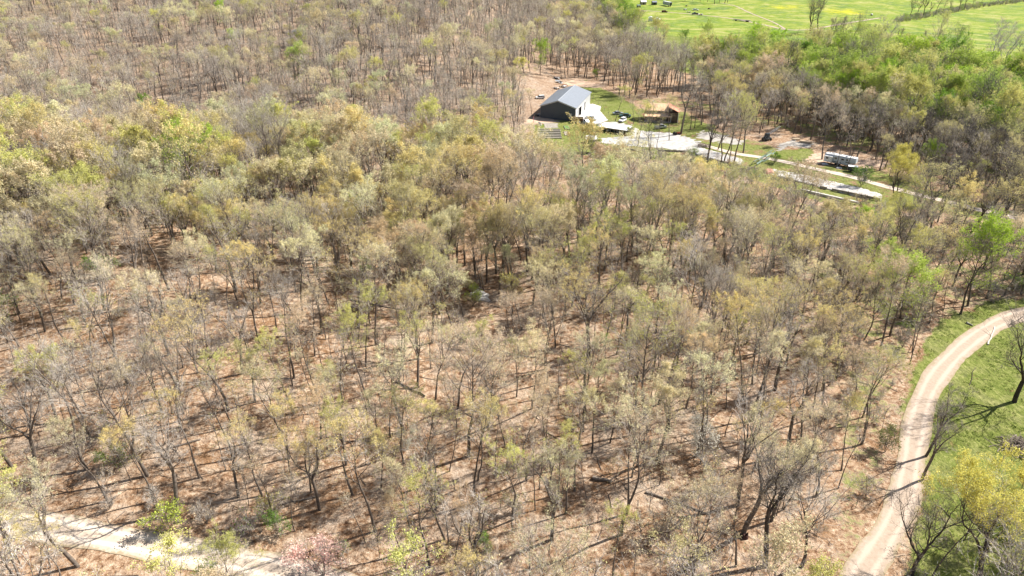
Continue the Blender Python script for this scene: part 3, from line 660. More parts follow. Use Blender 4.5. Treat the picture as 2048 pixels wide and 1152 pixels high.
species[(zone == 4) & (RNG.rand(n) < 0.60 - 0.3*sp)] = 2
species[(zone == 3) & (RNG.rand(n) < 0.05)] = 2
species[(zone != 4) & (zone != 3) & (RNG.rand(n) < 0.005) & (Y > 150)] = 2
# palette of leaf tints (albedo)
PAL = {'cream': (0.76, 0.69, 0.44), 'gold': (0.73, 0.63, 0.29), 'orange': (0.67, 0.53, 0.34), 'lime': (0.62, 0.62, 0.22), 'olive': (0.58, 0.54, 0.28), 'tan': (0.68, 0.57, 0.40),
       'green': (0.24, 0.39, 0.06), 'bright': (0.40, 0.56, 0.07), 'mint': (0.64, 0.65, 0.40), 'spring': (0.46, 0.58, 0.13), 'goldgreen': (0.68, 0.64, 0.18)}
WORD = {'cream': 'cream', 'gold': 'golden', 'orange': 'orange tinged', 'lime': 'yellow green', 'olive': 'olive', 'tan': 'tan', 'green': 'green', 'bright': 'bright green', 'mint': 'pale green', 'spring': 'fresh green', 'goldgreen': 'golden green'}
def pick(names, w): return names[np.searchsorted(np.cumsum(w), RNG.rand()*sum(w))]
tone = []
for i in range(n):
    z = zone[i]
    if species[i] == 2: tone.append(pick(['green', 'bright', 'lime', 'spring'], [1.6, 2.6, 3.0, 3.0]))
    elif species[i] == 1: tone.append(pick(['tan', 'olive', 'cream'], [3, 2, 2]))
    elif z == 1: tone.append(pick(['gold', 'orange', 'cream', 'lime', 'olive', 'mint', 'tan'], [4.8, 1.5, 4.0, 2.6, 1.0, 0.8, 1.8]))
    elif z in (2, 5): tone.append(pick(['cream', 'olive', 'mint', 'lime', 'tan'], [4, 2.5, 2, 1, 1]))
    elif z in (3,): tone.append(pick(['olive', 'gold', 'lime', 'tan'], [3, 2.5, 2, 2]))
    elif z == 4: tone.append(pick(['lime', 'olive', 'spring'], [4, 1.5, 3]))
    else: tone.append(pick(['cream', 'gold', 'tan', 'lime', 'olive', 'orange'], [4, 2.8, 1.7, 2.2, 1.4, 0.7]))
tone = np.array(tone)
def tint_of(name):
    c = np.array(PAL[name]); return np.clip(c*RNG.uniform(0.85, 1.15)*(1 + RNG.normal(0, 0.02, 3)), 0.01, 0.8)
scale = np.array([1.02, 1.04, 0.95, 1.0, 1.30, 1.12])[zone]*(0.35 + 0.65*SZ/0.95)
dist = np.hypot(X, Y); inframe = (U > -30) & (U < 2078) & (V_ > -10) & (V_ < 1260)

def word(k):
    if k < 20: return ORD[k]
    t = (k + 1)//10; o = (k + 1) % 10; tens = {2:'twenty',3:'thirty',4:'forty',5:'fifty'}[min(t, 5)]
    return (tens[:-1] + 'ieth') if o == 0 else tens + ' ' + ORD[o-1]
def place_tree(name, protos, k, x, y, sc, rz, tint, label, cat, group, tilt=0.0, taz=0.0):
    t = thing(name, label, cat, x, y, rz, group); t.scale = (sc, sc, sc)
    t.rotation_euler = (tilt*math.cos(taz), tilt*math.sin(taz), rz)
    tm, cm = protos[k % len(protos)]
    a = bpy.data.objects.new('trunk', tm); b = bpy.data.objects.new('crown', cm)
    for o in (a, b): COL.objects.link(o); o.parent = t
    b['tint'] = [float(c) for c in tint] + [1.0]
    return t
def labelled_rows(sel, adj, noun, name, protos, cat, group, desc):
    """sel: indices; rows by trunk foot height in the picture, ordinals from the left."""
    vs = V_[sel] if adj is None else adj[1]; us = U[sel] if adj is None else adj[0]
    edges = [v for v in np.quantile(vs, np.linspace(0, 1, max(2, len(sel)//18) + 1))]; rows = {}
    for j in range(len(sel)):
        rw = min(len(edges) - 2, max(0, int(np.searchsorted(edges, vs[j]) - 1))); rows.setdefault(rw, []).append(j)
    out = {}; nr = len(edges) - 2
    for rw, js in rows.items():
        js.sort(key=lambda j: us[j]); L = len(js)
        for a, j in enumerate(js):
            up = nr - rw
            place = ('%s from the left' % word(a)) if a < L/2 else ('%s from the right' % word(L - 1 - a) if a < L - 1 else 'last at the right')
            out[j] = '%s, %s in the %s' % (desc(j), place, 'lowest row' if up == 0 else '%s row up' % word(up))
    return out
def build_set(spec_id, name, protos_fn, cat, noun, group, limit):
    ids = np.nonzero((species == spec_id) & inframe)[0]; ids = ids[np.argsort(dist[ids])][:limit]
    def desc(j):
        i = ids[j]; s = 'tall' if scale[i] > 1.15 else ('small' if scale[i] < 0.92 else 'mid sized')
        return ('%s grey bare tree' % s) if spec_id == 1 else '%s %s %s' % (s, WORD[tone[i]], noun)
    lab = labelled_rows(ids, None, noun, name, None, cat, group, desc)
    for j, i in enumerate(ids):
        pr, k = protos_fn(i)
        place_tree(name, pr, k, X[i], Y[i], scale[i], RNG.uniform(0, 6.28), tint_of(tone[i]), lab[j], cat, group, abs(RNG.normal(0, 0.05)), RNG.uniform(0, 6.28))
    return set(ids.tolist())
def idx_for(i):
    z = zone[i]; r = RNG.rand()
    if z == 0: return RNG.randint(0, 7) if r < 0.66 else RNG.randint(7, 16)
    if z == 1: return RNG.randint(0, 7) if r < 0.15 else RNG.randint(7, 16)
    if z in (2, 5): return RNG.randint(0, 7) if r < 0.75 else RNG.randint(7, 12)
    return RNG.randint(0, 7) if r < 0.3 else RNG.randint(7, 16)
used = build_set(0, 'budding_tree', lambda i: (RIDGE, RNG.randint(0, 9)) if (zone[i] == 1 or RNG.rand() < 0.04) else (BUD, idx_for(i)), 'tree', 'budding tree', 'budding trees in the near woods', 300)
used |= build_set(1, 'bare_tree', lambda i: ((DARKT, RNG.randint(0, 6)) if (zone[i] == 3 and RNG.rand() < 0.4) else (BARE, idx_for(i))), 'tree', 'bare tree', 'bare trees in the near woods', 300)
used |= build_set(2, 'leafy_tree', lambda i: (GREEN, RNG.randint(0, 3)), 'tree', 'leafy tree', 'green leafy trees', 60)


ORD_ = None
for (a, b), (u, v, pr, k, h, tn, nm, lb) in zip(MXY, MAN):
    protos = dict(BUD=BUD, BARE=BARE, POLE=POLE, OPENL=OPENL, OPENB=OPENB, GREEN=GREEN, DARKT=DARKT, SYC=SYC)[pr]
    nat = {'POLE': 12.2, 'OPENL': 14.2, 'OPENB': 14.2, 'GREEN': 15.5}.get(pr, 15.3)
    grp = 'hedgerow trees between the far fields' if 'hedgerow' in lb else ('trees of the top edge row' if 'top edge row' in lb else None)
    place_tree(nm, protos, k, a, b, h/nat, RNG.uniform(0, 6.28), tint_of(tn), lb, 'tree', grp, abs(RNG.normal(0, 0.04)), RNG.uniform(0, 6.28))
# flowering and evergreen understorey
REDBUD = [proto('redbud', G_BUSH[0], 'bark', 'twig', 2200, 0.07, 0.022, 0.3, 0.0, 3)]
for u, v, sc, tn, nm, cat, lb in [
  (648,1150,1.9,(0.95,0.66,0.60),'redbud_tree','flowering tree','pink flowering redbud beside the lower left road'),
  (1400,912,1.7,(0.90,0.90,0.82),'dogwood_tree','flowering tree','white flowering dogwood in the lower right woods'),
  (815,900,1.0,(0.80,0.80,0.62),'dogwood_tree','flowering tree','pale flowering dogwood in the lower middle woods'),
  (340,1062,1.3,(0.52,0.62,0.12),'green_shrub','shrub','lime green shrub on the far verge of the lower left road'),
  (556,1066,1.0,(0.17,0.30,0.05),'green_shrub','shrub','dark green shrub above the end of the lower left road'),
  (970,1098,0.7,(0.22,0.38,0.05),'green_shrub','shrub','small green shrub in the lower middle woods'),
  (985,832,0.8,(0.30,0.42,0.05),'green_shrub','shrub','small bright green shrub in mid near woods'),
  (945,612,1.3,(0.42,0.52,0.12),'green_shrub','shrub','lime green shrub left of the pale boulders'),
  (740,550,1.3,(0.35,0.48,0.06),'green_shrub','shrub','bright green shrub under the mid wood oaks'),
  (1380,545,1.2,(0.30,0.46,0.05),'green_shrub','shrub','bright green shrub in the right middle woods'),
  (205,560,1.6,(0.20,0.36,0.06),'green_shrub','shrub','green shrub under the left woods canopy'),
  (8,640,1.6,(0.18,0.30,0.05),'green_shrub','shrub','dark green shrub at the left edge'),
  (1185,305,1.5,(0.48,0.52,0.10),'green_shrub','shrub','yellow green shrub before the small white roofed shed'),
  (1263,269,0.9,(0.40,0.46,0.10),'green_shrub','shrub','round green shrub at the right end of the open fronted shed'),
  (1548,326,1.0,(0.22,0.42,0.03),'green_shrub','shrub','vivid green shrub beside the teal mesh tunnel'),
  (1722,372,1.8,(0.14,0.24,0.05),'green_shrub','shrub','dark green shrub between camper and lower terrace'),
  (240,935,1.3,(0.20,0.25,0.08),'green_shrub','shrub','dull green cedar shrub in the lower left woods'),
  (1770,905,1.2,(0.20,0.22,0.08),'green_shrub','shrub','dark olive shrub on the left verge of the right road'),
  (1115,200,1.0,(0.30,0.44,0.08),'green_shrub','shrub','green shrub by the scrap piles behind the barn'),
  (1190,155,1.3,(0.30,0.44,0.06),'green_shrub','shrub','green shrub at the wood edge above the barn lawn')]:
    x, y = P(u, v); place_tree(nm, REDBUD if 'green' not in nm else BUSHG, 0 if 'green' not in nm else int(u) % 3, x, y, sc, u, tn if not isinstance(tn, str) else tint_of(tn), lb, cat, None)

# far trees: one object per kind, instanced on points
def far_stuff(name, ids, protos, choose, label):
    coll = bpy.data.collections.new(name + '_kinds')
    for o in protos: coll.objects.link(o)
    m = bpy.data.meshes.new(name); m.vertices.add(len(ids)); pts = np.stack([X[ids], Y[ids], height(X[ids], Y[ids]) - 0.1], -1)
    return point_stuff(name, pts, coll, np.array([choose(i) for i in ids]), scale[ids], np.array([tint_of(tone[i]) for i in ids]), label)
def point_stuff(name, pts, coll, kidx, sc, tints, label, cat='woodland'):
    k = len(pts); m = bpy.data.meshes.new(name); m.vertices.add(k); m.vertices.foreach_set('co', pts.astype(np.float32).ravel())
    a = m.attributes.new('kidx', 'INT', 'POINT'); a.data.foreach_set('value', kidx.astype(np.int32))
    a = m.attributes.new('sc', 'FLOAT', 'POINT'); a.data.foreach_set('value', sc.astype(np.float32))
    a = m.attributes.new('rot', 'FLOAT_VECTOR', 'POINT'); rv = np.stack([RNG.normal(0, .04, k), RNG.normal(0, .04, k), RNG.uniform(0, 6.28, k)], -1); a.data.foreach_set('vector', rv.astype(np.float32).ravel())
    a = m.attributes.new('tint', 'FLOAT_COLOR', 'POINT'); a.data.foreach_set('color', np.concatenate([tints, np.ones((k, 1))], 1).astype(np.float32).ravel())
    o = bpy.data.objects.new(name, m); COL.objects.link(o); tag(o, label, cat, None, 'stuff')
    ng = bpy.data.node_groups.new(name, 'GeometryNodeTree'); ng.interface.new_socket('Geometry', in_out='INPUT', socket_type='NodeSocketGeometry'); ng.interface.new_socket('Geometry', in_out='OUTPUT', socket_type='NodeSocketGeometry')
    N = ng.nodes; gi = N.new('NodeGroupInput'); go = N.new('NodeGroupOutput'); ip = N.new('GeometryNodeInstanceOnPoints'); ci = N.new('GeometryNodeCollectionInfo')
    ci.inputs['Collection'].default_value = coll; ci.inputs['Separate Children'].default_value = True; ci.inputs['Reset Children'].default_value = True
    def na(nm, dt):
        q = N.new('GeometryNodeInputNamedAttribute'); q.data_type = dt; q.inputs[0].default_value = nm; return q.outputs['Attribute']
    L = ng.links; L.new(gi.outputs[0], ip.inputs['Points']); L.new(ci.outputs[0], ip.inputs['Instance']); ip.inputs['Pick Instance'].default_value = True
    L.new(na('kidx', 'INT'), ip.inputs['Instance Index']); L.new(na('rot', 'FLOAT_VECTOR'), ip.inputs['Rotation']); L.new(na('sc', 'FLOAT'), ip.inputs['Scale']); L.new(ip.outputs[0], go.inputs[0])
    md = o.modifiers.new('scatter', 'NODES'); md.node_group = ng; return o
tmp = bpy.data.collections.new('tree_kinds')
FG = G_SLIM[:5] + G_FULL[:4] + G_FORK[:3]
FB = [far_proto('far_budding_%02d' % k, g, tmp, leaf_n=2200, leaf_s=0.12, tw_w=0.036, bias=0.5, seed=k) for k, g in enumerate(FG)]
FR = [far_proto('far_ridge_%02d' % k, g, tmp, leaf_n=4200, leaf_s=0.125, tw_w=0.036, bias=0.9, seed=k) for k, g in enumerate(FG[4:])]
FN = [far_proto('far_bare_%02d' % k, g, tmp, leaf_n=150, leaf_s=0.11, tw_w=0.042, seed=k) for k, g in enumerate(FG)]
FD = [far_proto('far_dark_%02d' % k, g, tmp, bark='dark_bark', twig='dark_twig', leaf_n=20, leaf_s=0.15, tw_w=0.05, seed=k) for k, g in enumerate(FG[4:])]
FL = [far_proto('far_leafy_%02d' % k, g, tmp, leaf_n=3800, leaf_s=0.165, tw_w=0.05, seed=k) for k, g in enumerate(G_LEAFY + G_FULL[:1])]
rest = np.array([i for i in range(n) if i not in used])
def fi(i):
    z = zone[i]; r = RNG.rand()
    if z in (2, 5, 0): return RNG.randint(0, 5) if r < 0.75 else RNG.randint(5, 12)
    return RNG.randint(0, 5) if r < 0.15 else RNG.randint(5, 12)
far_stuff('budding_woodland', rest[species[rest] == 0], FB + FR, lambda i: (12 + RNG.randint(0, 8)) if (zone[i] == 1 or RNG.rand() < 0.12) else fi(i), 'budding oak woodland covering the ridge and far hillside')
r1 = rest[species[rest] == 1]; dk = (zone[r1] == 4) | ((zone[r1] == 3) & (RNG.rand(len(r1)) < 0.5))
far_stuff('bare_woodland', r1, FN + FD, lambda i: (12 + RNG.randint(0, 8)) if (zone[i] == 4 or (zone[i] == 3 and RNG.rand() < .5)) else fi(i), 'grey leafless woodland on the far hillside and behind the barn')
far_stuff('leafy_woodland', rest[species[rest] == 2], FL, lambda i: RNG.randint(0, 6), 'green leafy bottomland trees between the valley and the far fields')

# slim poles, saplings and bushes of the understorey
X2, Y2 = jitter_grid(-300, 260, 44, 330, 4.7)
bad, U2, V2_, _ = clear_mask(X2, Y2)
k2 = ~bad & ~hides(X2, Y2, 10.0, 1.5) & ~shades(X2, Y2, 8.0) & near_manual(X2, Y2, 1.5) & (U2 > -150) & (U2 < 2250) & (V2_ > 120) & (V2_ < 1350) & (RNG.rand(len(X2)) < 0.50 + 0.25*fbm(X2, Y2, 11, 21))
X2, Y2, U2, V2_ = X2[k2], Y2[k2], U2[k2], V2_[k2]
d2 = np.hypot(X2, Y2); order = np.argsort(d2 + 1e4*((U2 < -20) | (U2 > 2068) | (V2_ > 1190))); cat2 = RNG.rand(len(X2))
SC2 = RNG.uniform(0.75, 1.25, len(X2))
near = order[:380]; POLES = [i for i in near if cat2[i] < 0.5]; SAPS = [i for i in near if cat2[i] >= 0.5]
for ids, nm, pr, noun, grp in ((POLES, 'slender_tree', POLE, 'pole like young tree', 'slender young trees under the canopy'), (SAPS, 'sapling', SAP, 'twiggy sapling', 'saplings on the woodland floor')):
    tn = [pick(['cream', 'gold', 'tan', 'lime', 'green'], [3, 2, 3, 2, 0.4]) for _ in ids]
    ks = [RNG.randint(0, 4) for _ in ids]
    lab = labelled_rows(np.array(ids), (U2[ids], V2_[ids]), noun, nm, None, None, None,
        lambda j: ('%s %s' % ('tall' if SC2[ids[j]] > 1.1 else ('short' if SC2[ids[j]] < 0.9 else 'slim'), (WORD[tn[j]] + ' ' if ks[j] % 2 else 'grey ') + noun)))
    for j, i in enumerate(ids):
        place_tree(nm, pr, ks[j], X2[i], Y2[i], SC2[i], RNG.uniform(0, 6.28), tint_of(tn[j]), lab[j], 'sapling' if nm == 'sapling' else 'tree', grp, abs(RNG.normal(0, 0.07)), RNG.uniform(0, 6.28))
uc = bpy.data.collections.new('understorey_kinds')
UK = [far_proto('under_%02d' % k, g, uc, leaf_n=150 if k % 2 else 20, leaf_s=0.12, tw_w=0.035, seed=k, keep=0.8) for k, g in enumerate(G_POLE + G_SAP)]
ri = order[380:]
point_stuff('understorey_thicket', np.stack([X2[ri], Y2[ri], height(X2[ri], Y2[ri])], -1), uc, RNG.randint(0, 8, len(ri)), SC2[ri], np.array([tint_of(pick(['cream', 'tan', 'lime', 'olive'], [2, 3, 2, 2])) for _ in ri]), 'thin grey understorey saplings across the far woods', 'thicket')
# low brush on the valley edges and along the right hand woods
bc = bpy.data.collections.new('brush_kinds')
BK = [far_proto('brush_%02d' % k, g, bc, bark='bark', leaf_n=(0, 500, 120)[k], leaf_s=0.12, tw_w=0.035, seed=k, keep=1.0) for k, g in enumerate(G_BUSH)]
X3, Y3 = jitter_grid(-280, 420, 50, 560, 4.2); hx_, hy_ = jitter_grid(300, 900, 560, 1050, 4.2); X3 = np.concatenate([X3, hx_]); Y3 = np.concatenate([Y3, hy_]); z3 = height(X3, Y3); U3, V3, _ = proj(X3, Y3, z3)
inr = inpoly(U3, V3, [(1180,300),(1370,312),(1490,345),(1700,405),(2200,500),(2200,640),(1900,610),(1800,740),(1760,900),(1740,1080),(1640,1180),(1600,900),(1650,600),(1400,400),(1180,330)]) | inpoly(U3, V3, [(1100,20),(1240,100),(1400,160),(1700,230),(2300,330),(2300,200),(1900,140),(1700,120),(1450,105),(1290,90)])
onr = np.zeros(len(X3), bool)
for l in rl[:3]: onr |= segdist(X3, Y3, l) < 3.6
verge = (segdist(X3, Y3, rl[1]) < 9) & (RNG.rand(len(X3)) < 0.45)
hedge = segdist(X3, Y3, [P(1800,42), P(1870,30), P(1950,14), P(2060,1)]) < 7
k3 = ((inr & (RNG.rand(len(X3)) < 0.42)) | verge | ((RNG.rand(len(X3)) < 0.035) & (Y3 < 260) & (X3 < 70)) | hedge) & ~onr & ~inpoly(U3, V3, NOTREE['verge'])
X3, Y3, V3b = X3[k3], Y3[k3], V3[k3]; grn = V3b < 260
kk = np.where(RNG.rand(len(X3)) < 0.35, 1, np.where(RNG.rand(len(X3)) < 0.5, 0, 2))
tn3 = np.array([tint_of(pick(['green', 'bright', 'lime'], [3, 2, 2]) if g_ else pick(['olive', 'lime', 'tan', 'green'], [3, 2, 2, 1])) for g_ in grn])
point_stuff('underbrush', np.stack([X3, Y3, height(X3, Y3)], -1), bc, kk, RNG.uniform(0.5, 1.3, len(X3)), tn3, 'low twiggy underbrush along the woodland edges and road verges', 'brush')

# grass tufts on the right hand grass and road verges
r = np.random.RandomState(31); nT = 16000; tx, ty = r.uniform(60, 125, nT), r.uniform(50, 165, nT)
ok = inpoly(tx, ty, GRASS_ROADSIDE) & (segdist(tx, ty, rl[0]) > 2.7) & (fbm(tx, ty, 5, 3) + 0.5*fbm(tx, ty, 1.7, 6) > -0.15*r.rand(nT)); tx, ty = tx[ok], ty[ok]; tz = height(tx, ty); kT = len(tx)
TV, TT = [], []
for b in range(7):
    a = r.uniform(0, 6.28, kT); hgt = r.uniform(.10, .38, kT); ln_ = r.uniform(.05, .3, kT); w = r.uniform(.02, .05, kT); ox, oy = r.normal(0, .16, kT), r.normal(0, .16, kT)
    bx0 = np.stack([tx + ox - w*np.sin(a), ty + oy + w*np.cos(a), tz - .02], -1); bx1 = np.stack([tx + ox + w*np.sin(a), ty + oy - w*np.cos(a), tz - .02], -1); tp = np.stack([tx + ox + ln_*np.cos(a), ty + oy + ln_*np.sin(a), tz + hgt], -1)
    TV.append(np.stack([bx0, bx1, tp], 1).reshape(-1, 3))
TV = np.concatenate(TV); TF = np.arange(len(TV)).reshape(-1, 3)
nb_ = NT('grass_blades'); M['blades'] = nb_.done(nb_.ramp(nb_.noise(nb_.coord(), 0.7, 4, 0.7), [(0.35, (0.07, 0.13, 0.015)), (0.5, (0.20, 0.27, 0.03)), (0.68, (0.48, 0.44, 0.20))]), 0.8, 0, 0.2)
tag(link(bpy.data.objects.new('grass_tufts', npmesh('grass_tufts', TV, TF, [M['blades']]))), 'rough green grass tufts on both sides of the right road', 'grass', None, 'stuff')

# fallen sticks over the forest floor
mb = []; nS = 2600; r = np.random.RandomState(8); V = []; F = []; off = 0
sx_, sy_ = r.uniform(-110, 95, nS), r.uniform(58, 190, nS); bad, u_, v_, _ = clear_mask(sx_, sy_)
for x, y, b in zip(sx_, sy_, bad):
    if b: continue
    L = r.gamma(2.0, 0.9) + 0.4; a = r.uniform(0, 6.28); pts = []; p = np.array([x, y])
    for s in range(4):
        pts.append((p[0], p[1], H(p[0], p[1]) + 0.07 + 0.05*s*r.rand())); a += r.normal(0, .22); p = p + np.array([math.cos(a), math.sin(a)])*L/3
    pts = np.array(pts); v, f = tubes([(pts, np.linspace(0.022 + 0.012*L, 0.012, 4), 3)], (3,), {3: 3}); V.append(v); F.append(f + off); off += len(v)
tag(link(bpy.data.objects.new('fallen_sticks', npmesh('fallen_sticks', np.concatenate(V), np.concatenate(F), [M['log']]))), 'fallen grey sticks and branches scattered over the leaf litter', 'sticks', None, 'stuff')
# ------------------------------------------------------------------ buildings
bx_, by_ = P(1150, 243)
def barn():
    t = thing('metal_barn', 'large dark metal barn with grey gable roof beside the pale concrete apron', 'barn', bx_, by_, R(-17), z=0.0)
    Wd, L, he, hp, e = 16.5, 35.0, 6.2, 9.0, 0.5
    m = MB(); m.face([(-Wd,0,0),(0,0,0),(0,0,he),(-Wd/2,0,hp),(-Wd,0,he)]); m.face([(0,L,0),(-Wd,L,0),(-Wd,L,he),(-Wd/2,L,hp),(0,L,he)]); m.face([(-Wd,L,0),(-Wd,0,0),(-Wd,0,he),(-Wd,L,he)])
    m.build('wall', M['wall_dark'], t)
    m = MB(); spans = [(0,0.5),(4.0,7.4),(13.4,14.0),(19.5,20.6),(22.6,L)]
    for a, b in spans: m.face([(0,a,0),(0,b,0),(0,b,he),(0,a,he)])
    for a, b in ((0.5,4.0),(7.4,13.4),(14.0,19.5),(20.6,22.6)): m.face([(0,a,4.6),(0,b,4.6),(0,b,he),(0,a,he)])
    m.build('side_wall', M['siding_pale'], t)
    for a, b, k in ((0.5,4.0,1),(7.4,13.4,0),(14.0,19.5,1),(20.6,22.6,0)):
        m = MB()
        if k: m.box((-0.12,(a+b)/2,2.3),(0.1,b-a,4.6))
        else: m.box((-1.5,(a+b)/2,2.3),(0.1,b-a,4.6)); m.box((-0.8,a+.05,2.3),(1.3,0.1,4.6)); m.box((-0.8,b-.05,2.3),(1.3,0.1,4.6))
        d = m.build('overhead_door' if k else 'open_bay', M['door_white'] if k else M['opening'], t)
        f = MB(); f.box((0.06,a,2.35),(0.12,0.22,4.7)); f.box((0.06,b,2.35),(0.12,0.22,4.7)); f.box((0.06,(a+b)/2,4.7),(0.12,b-a+0.2,0.22)); f.build('door_frame', M['trim_white'], d)
    for s, nm in ((-1,'roof_slope'),(1,'roof_slope')):
        m = MB(); x0 = -Wd/2; x1 = x0 + s*(Wd/2 + e); z1 = he - e*(hp-he)/(Wd/2)
        a = [(x0,-e,hp+.06),(x1,-e,z1+.06),(x1,L+e,z1+.06),(x0,L+e,hp+.06)]; b = [(p[0],p[1],p[2]+.14) for p in a]
        if s > 0: m.face(b); m.face(a[::-1])
        else: m.face(b[::-1]); m.face(a)
        for i in range(4): m.face([a[i],a[(i+1)%4],b[(i+1)%4],b[i]])
        r = m.build(nm, M['roof_grey'], t); tag(r, 'sunlit pale roof slope' if s > 0 else 'darker left roof slope')
    m = MB(); m.box((-Wd/2,L/2,hp+.22),(0.5,L+2*e,0.08)); m.build('ridge_cap', M['steel'], t)
    for s in (-1, 1):
        m = MB(); m.prism([(-Wd/2,hp),(-Wd/2 + s*(Wd/2+e),he-.17),(-Wd/2 + s*(Wd/2+e),he-.42),(-Wd/2,hp-.25)],-e-.05,-e-.01,axis='y'); m.build('rake_trim', M['steel'], t)
    m = MB(); m.box((-2.2,-0.05,2.6),(1.0,0.08,1.7)); w = m.build('window', M['glass'], t); m = MB()
    for c, d in (((-2.2,-.08,3.48),(1.3,.1,.14)),((-2.2,-.08,1.72),(1.3,.1,.14)),((-2.78,-.08,2.6),(.14,.1,1.7)),((-1.62,-.08,2.6),(.14,.1,1.7)),((-2.2,-.07,2.6),(.8,.06,1.3))): m.box(c,d)
    m.build('window_frame', M['trim_white'], w)
    m = MB(); m.box((0.15,L/2,he-.25),(0.16,L,0.16)); m.cyl((0.15,0.3,0),(0.15,0.3,he-.25),0.07); m.build('gutter', M['trim_white'], t)
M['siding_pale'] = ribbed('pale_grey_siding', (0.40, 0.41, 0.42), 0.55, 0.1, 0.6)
barn()
sheet('concrete_apron', px_poly([(1150,244),(1175,208.5),(1186,208),(1202,213),(1200,222),(1216,241),(1192,249),(1172,250)]), M['concrete'], 0.4, 0.12)
sheet('garden_plot', px_poly([(1088,246),(1115,247),(1117,256),(1090,256)]), M['soil'], 0.4, 0.06, 0.2)

def house():
    x, y = P(1289, 244); t = thing('cabin', 'timber cabin with rusty orange metal roof and deep front porch', 'house', x, y, R(-9), z=H(x, y))
    m = MB(); m.box((5.2,6.5,2.5),(10.4,7.0,5.0)); m.prism([(3.0,5.0),(10.0,5.0),(6.5,7.2)],0.0,10.4); m.build('wall', M['wood_wall'], t)
    m = MB(); m.box((12.6,5.3,2.2),(4.4,9.0,4.4)); m.build('wing', M['wood_wall'], t)
    def slab(name, c4, mt, th=0.12, par=t, lab=None):
        m = MB(); a = [Vector(p) for p in c4]; b = [p + Vector((0,0,th)) for p in a]; m.face(b); m.face(a[::-1])
        for i in range(4): m.face([a[i],a[(i+1)%4],b[(i+1)%4],b[i]])
        o = m.build(name, mt, par); tag(o, lab); return o
    f = slab('roof', [(-0.5,2.4,4.75),(10.4,2.4,4.75),(10.4,6.5,7.3),(-0.5,6.5,7.3)], M['roof_orange'])
    slab('roof', [(-0.5,10.6,4.75),(-0.5,6.5,7.3),(10.4,6.5,7.3),(10.4,10.6,4.75)], M['roof_orange'])
    slab('porch_roof', [(-0.4,-0.2,2.6),(11.8,-0.2,2.6),(11.8,2.97,3.7),(-0.4,2.97,3.7)], M['roof_orange'])
    slab('wing_roof', [(10.45,0.6,6.9),(15.6,0.6,4.4),(15.6,10.4,4.4),(10.45,10.4,7.0)], M['roof_red'], lab='darker rust red roof of the right wing')
    m = MB(); m.cyl((3.4,7.2,7.0),(3.4,7.2,8.0),0.22); m.cyl((3.4,7.2,8.0),(3.4,7.2,8.2),0.32); m.build('flue', M['steel'], f)
    for k in range(6):
        m = MB(); m.box((-0.1 + k*2.36,0.05,1.3),(0.16,0.16,2.6)); m.build('porch_post', M['trim_white'] if k == 5 else M['timber'], t)
    m = MB(); m.box((5.8,1.4,0.2),(12.0,3.0,0.4)); m.build('porch_deck', M['timber'], t)
    for xx in (1.8,7.6):
        m = MB(); m.box((xx,2.96,2.0),(1.3,0.08,1.2)); w = m.build('window', M['glass'], t); m = MB(); m.box((xx,2.93,2.64),(1.5,.1,.1)); m.box((xx,2.93,1.36),(1.5,.1,.1)); m.box((xx-.7,2.93,2.0),(.1,.1,1.2)); m.box((xx+.7,2.93,2.0),(.1,.1,1.2)); m.build('window_frame', M['trim_white'], w)
    m = MB(); m.box((4.6,2.96,1.3),(1.0,0.08,2.1)); m.build('door', M['paint_red'], t)
    m = MB(); m.cyl((14.9,0.4,0),(14.9,0.4,4.3),0.12); m.build('corner_post', M['trim_white'], t)
house()
def long_shed(label, pa, pb, depth, h, roofm, red=0, npost=8, clutter=0, cat='shed', seed=1):
    a = Vector(P(*pa)); b = Vector(P(*pb)); d = b - a; L = d.length; rz = math.atan2(d.y, d.x)
    t = thing('long_shed', label, cat, a.x, a.y, rz); r = random.Random(seed)
    m = MB(); e = 0.25
    def pan(x0, x1):
        q = [(x0,-e,h),(x1,-e,h),(x1,depth+e,h+0.35),(x0,depth+e,h+0.35)]; p = [(c[0],c[1],c[2]+.1) for c in q]
        m.face(p); m.face(q[::-1])
        for i in range(4): m.face([q[i],q[(i+1)%4],p[(i+1)%4],p[i]])
    pan(red, L + e); m.build('roof', roofm, t)
    if red: m = MB(); pan(-1.0, red - 0.02); tag(m.build('roof_end', M['roof_pink'], t), 'faded red end panel of the roof')
    for k in range(npost):
        x = 0.1 + (L-0.2)*k/(npost-1); m = MB(); m.box((x,0,h/2),(.13,.13,h)); m.build('post', M['timber'], t)
    m = MB(); m.box((L/2,depth,h/2+.1),(L,.1,h+.15)); m.build('back_wall', M['timber'], t)
    m = MB(); m.box((L/2,0,h-.12),(L,.1,.18)); m.build('eave_beam', M['timber'], t)
    if clutter:
        for k in range(clutter):
            x = 1 + (L-2)*k/clutter + r.uniform(-.2,.2); m = MB(); w = r.uniform(.6,1.1); z = r.uniform(.5,1.1)
            m.box((x,depth*.35,z/2+.02),(w,.8,z)); m.box((x,depth*.35,z+.06),(w+.1,.9,.08)); c = m.build('storage_bin', M[r.choice(['paint_teal','trim_white','paint_dark','timber'])], t)
    return t
long_shed('open fronted low shed with bright white roof and dark bays below the barn', (1197,262), (1252,270.5), 6.0, 2.0, M['roof_white'], 0, 8, 8, seed=2)
terr = NT('white_crushed_stone'); tp_ = terr.coord(); tf = terr.noise(tp_, 0.9, 5, 0.75, 0.8)
M['terrace'] = terr.done(terr.ramp(tf, [(0.30, (0.18, 0.155, 0.13)), (0.46, (0.38, 0.355, 0.33)), (0.66, (0.60, 0.58, 0.555))]), 0.9, 0, 0.1)
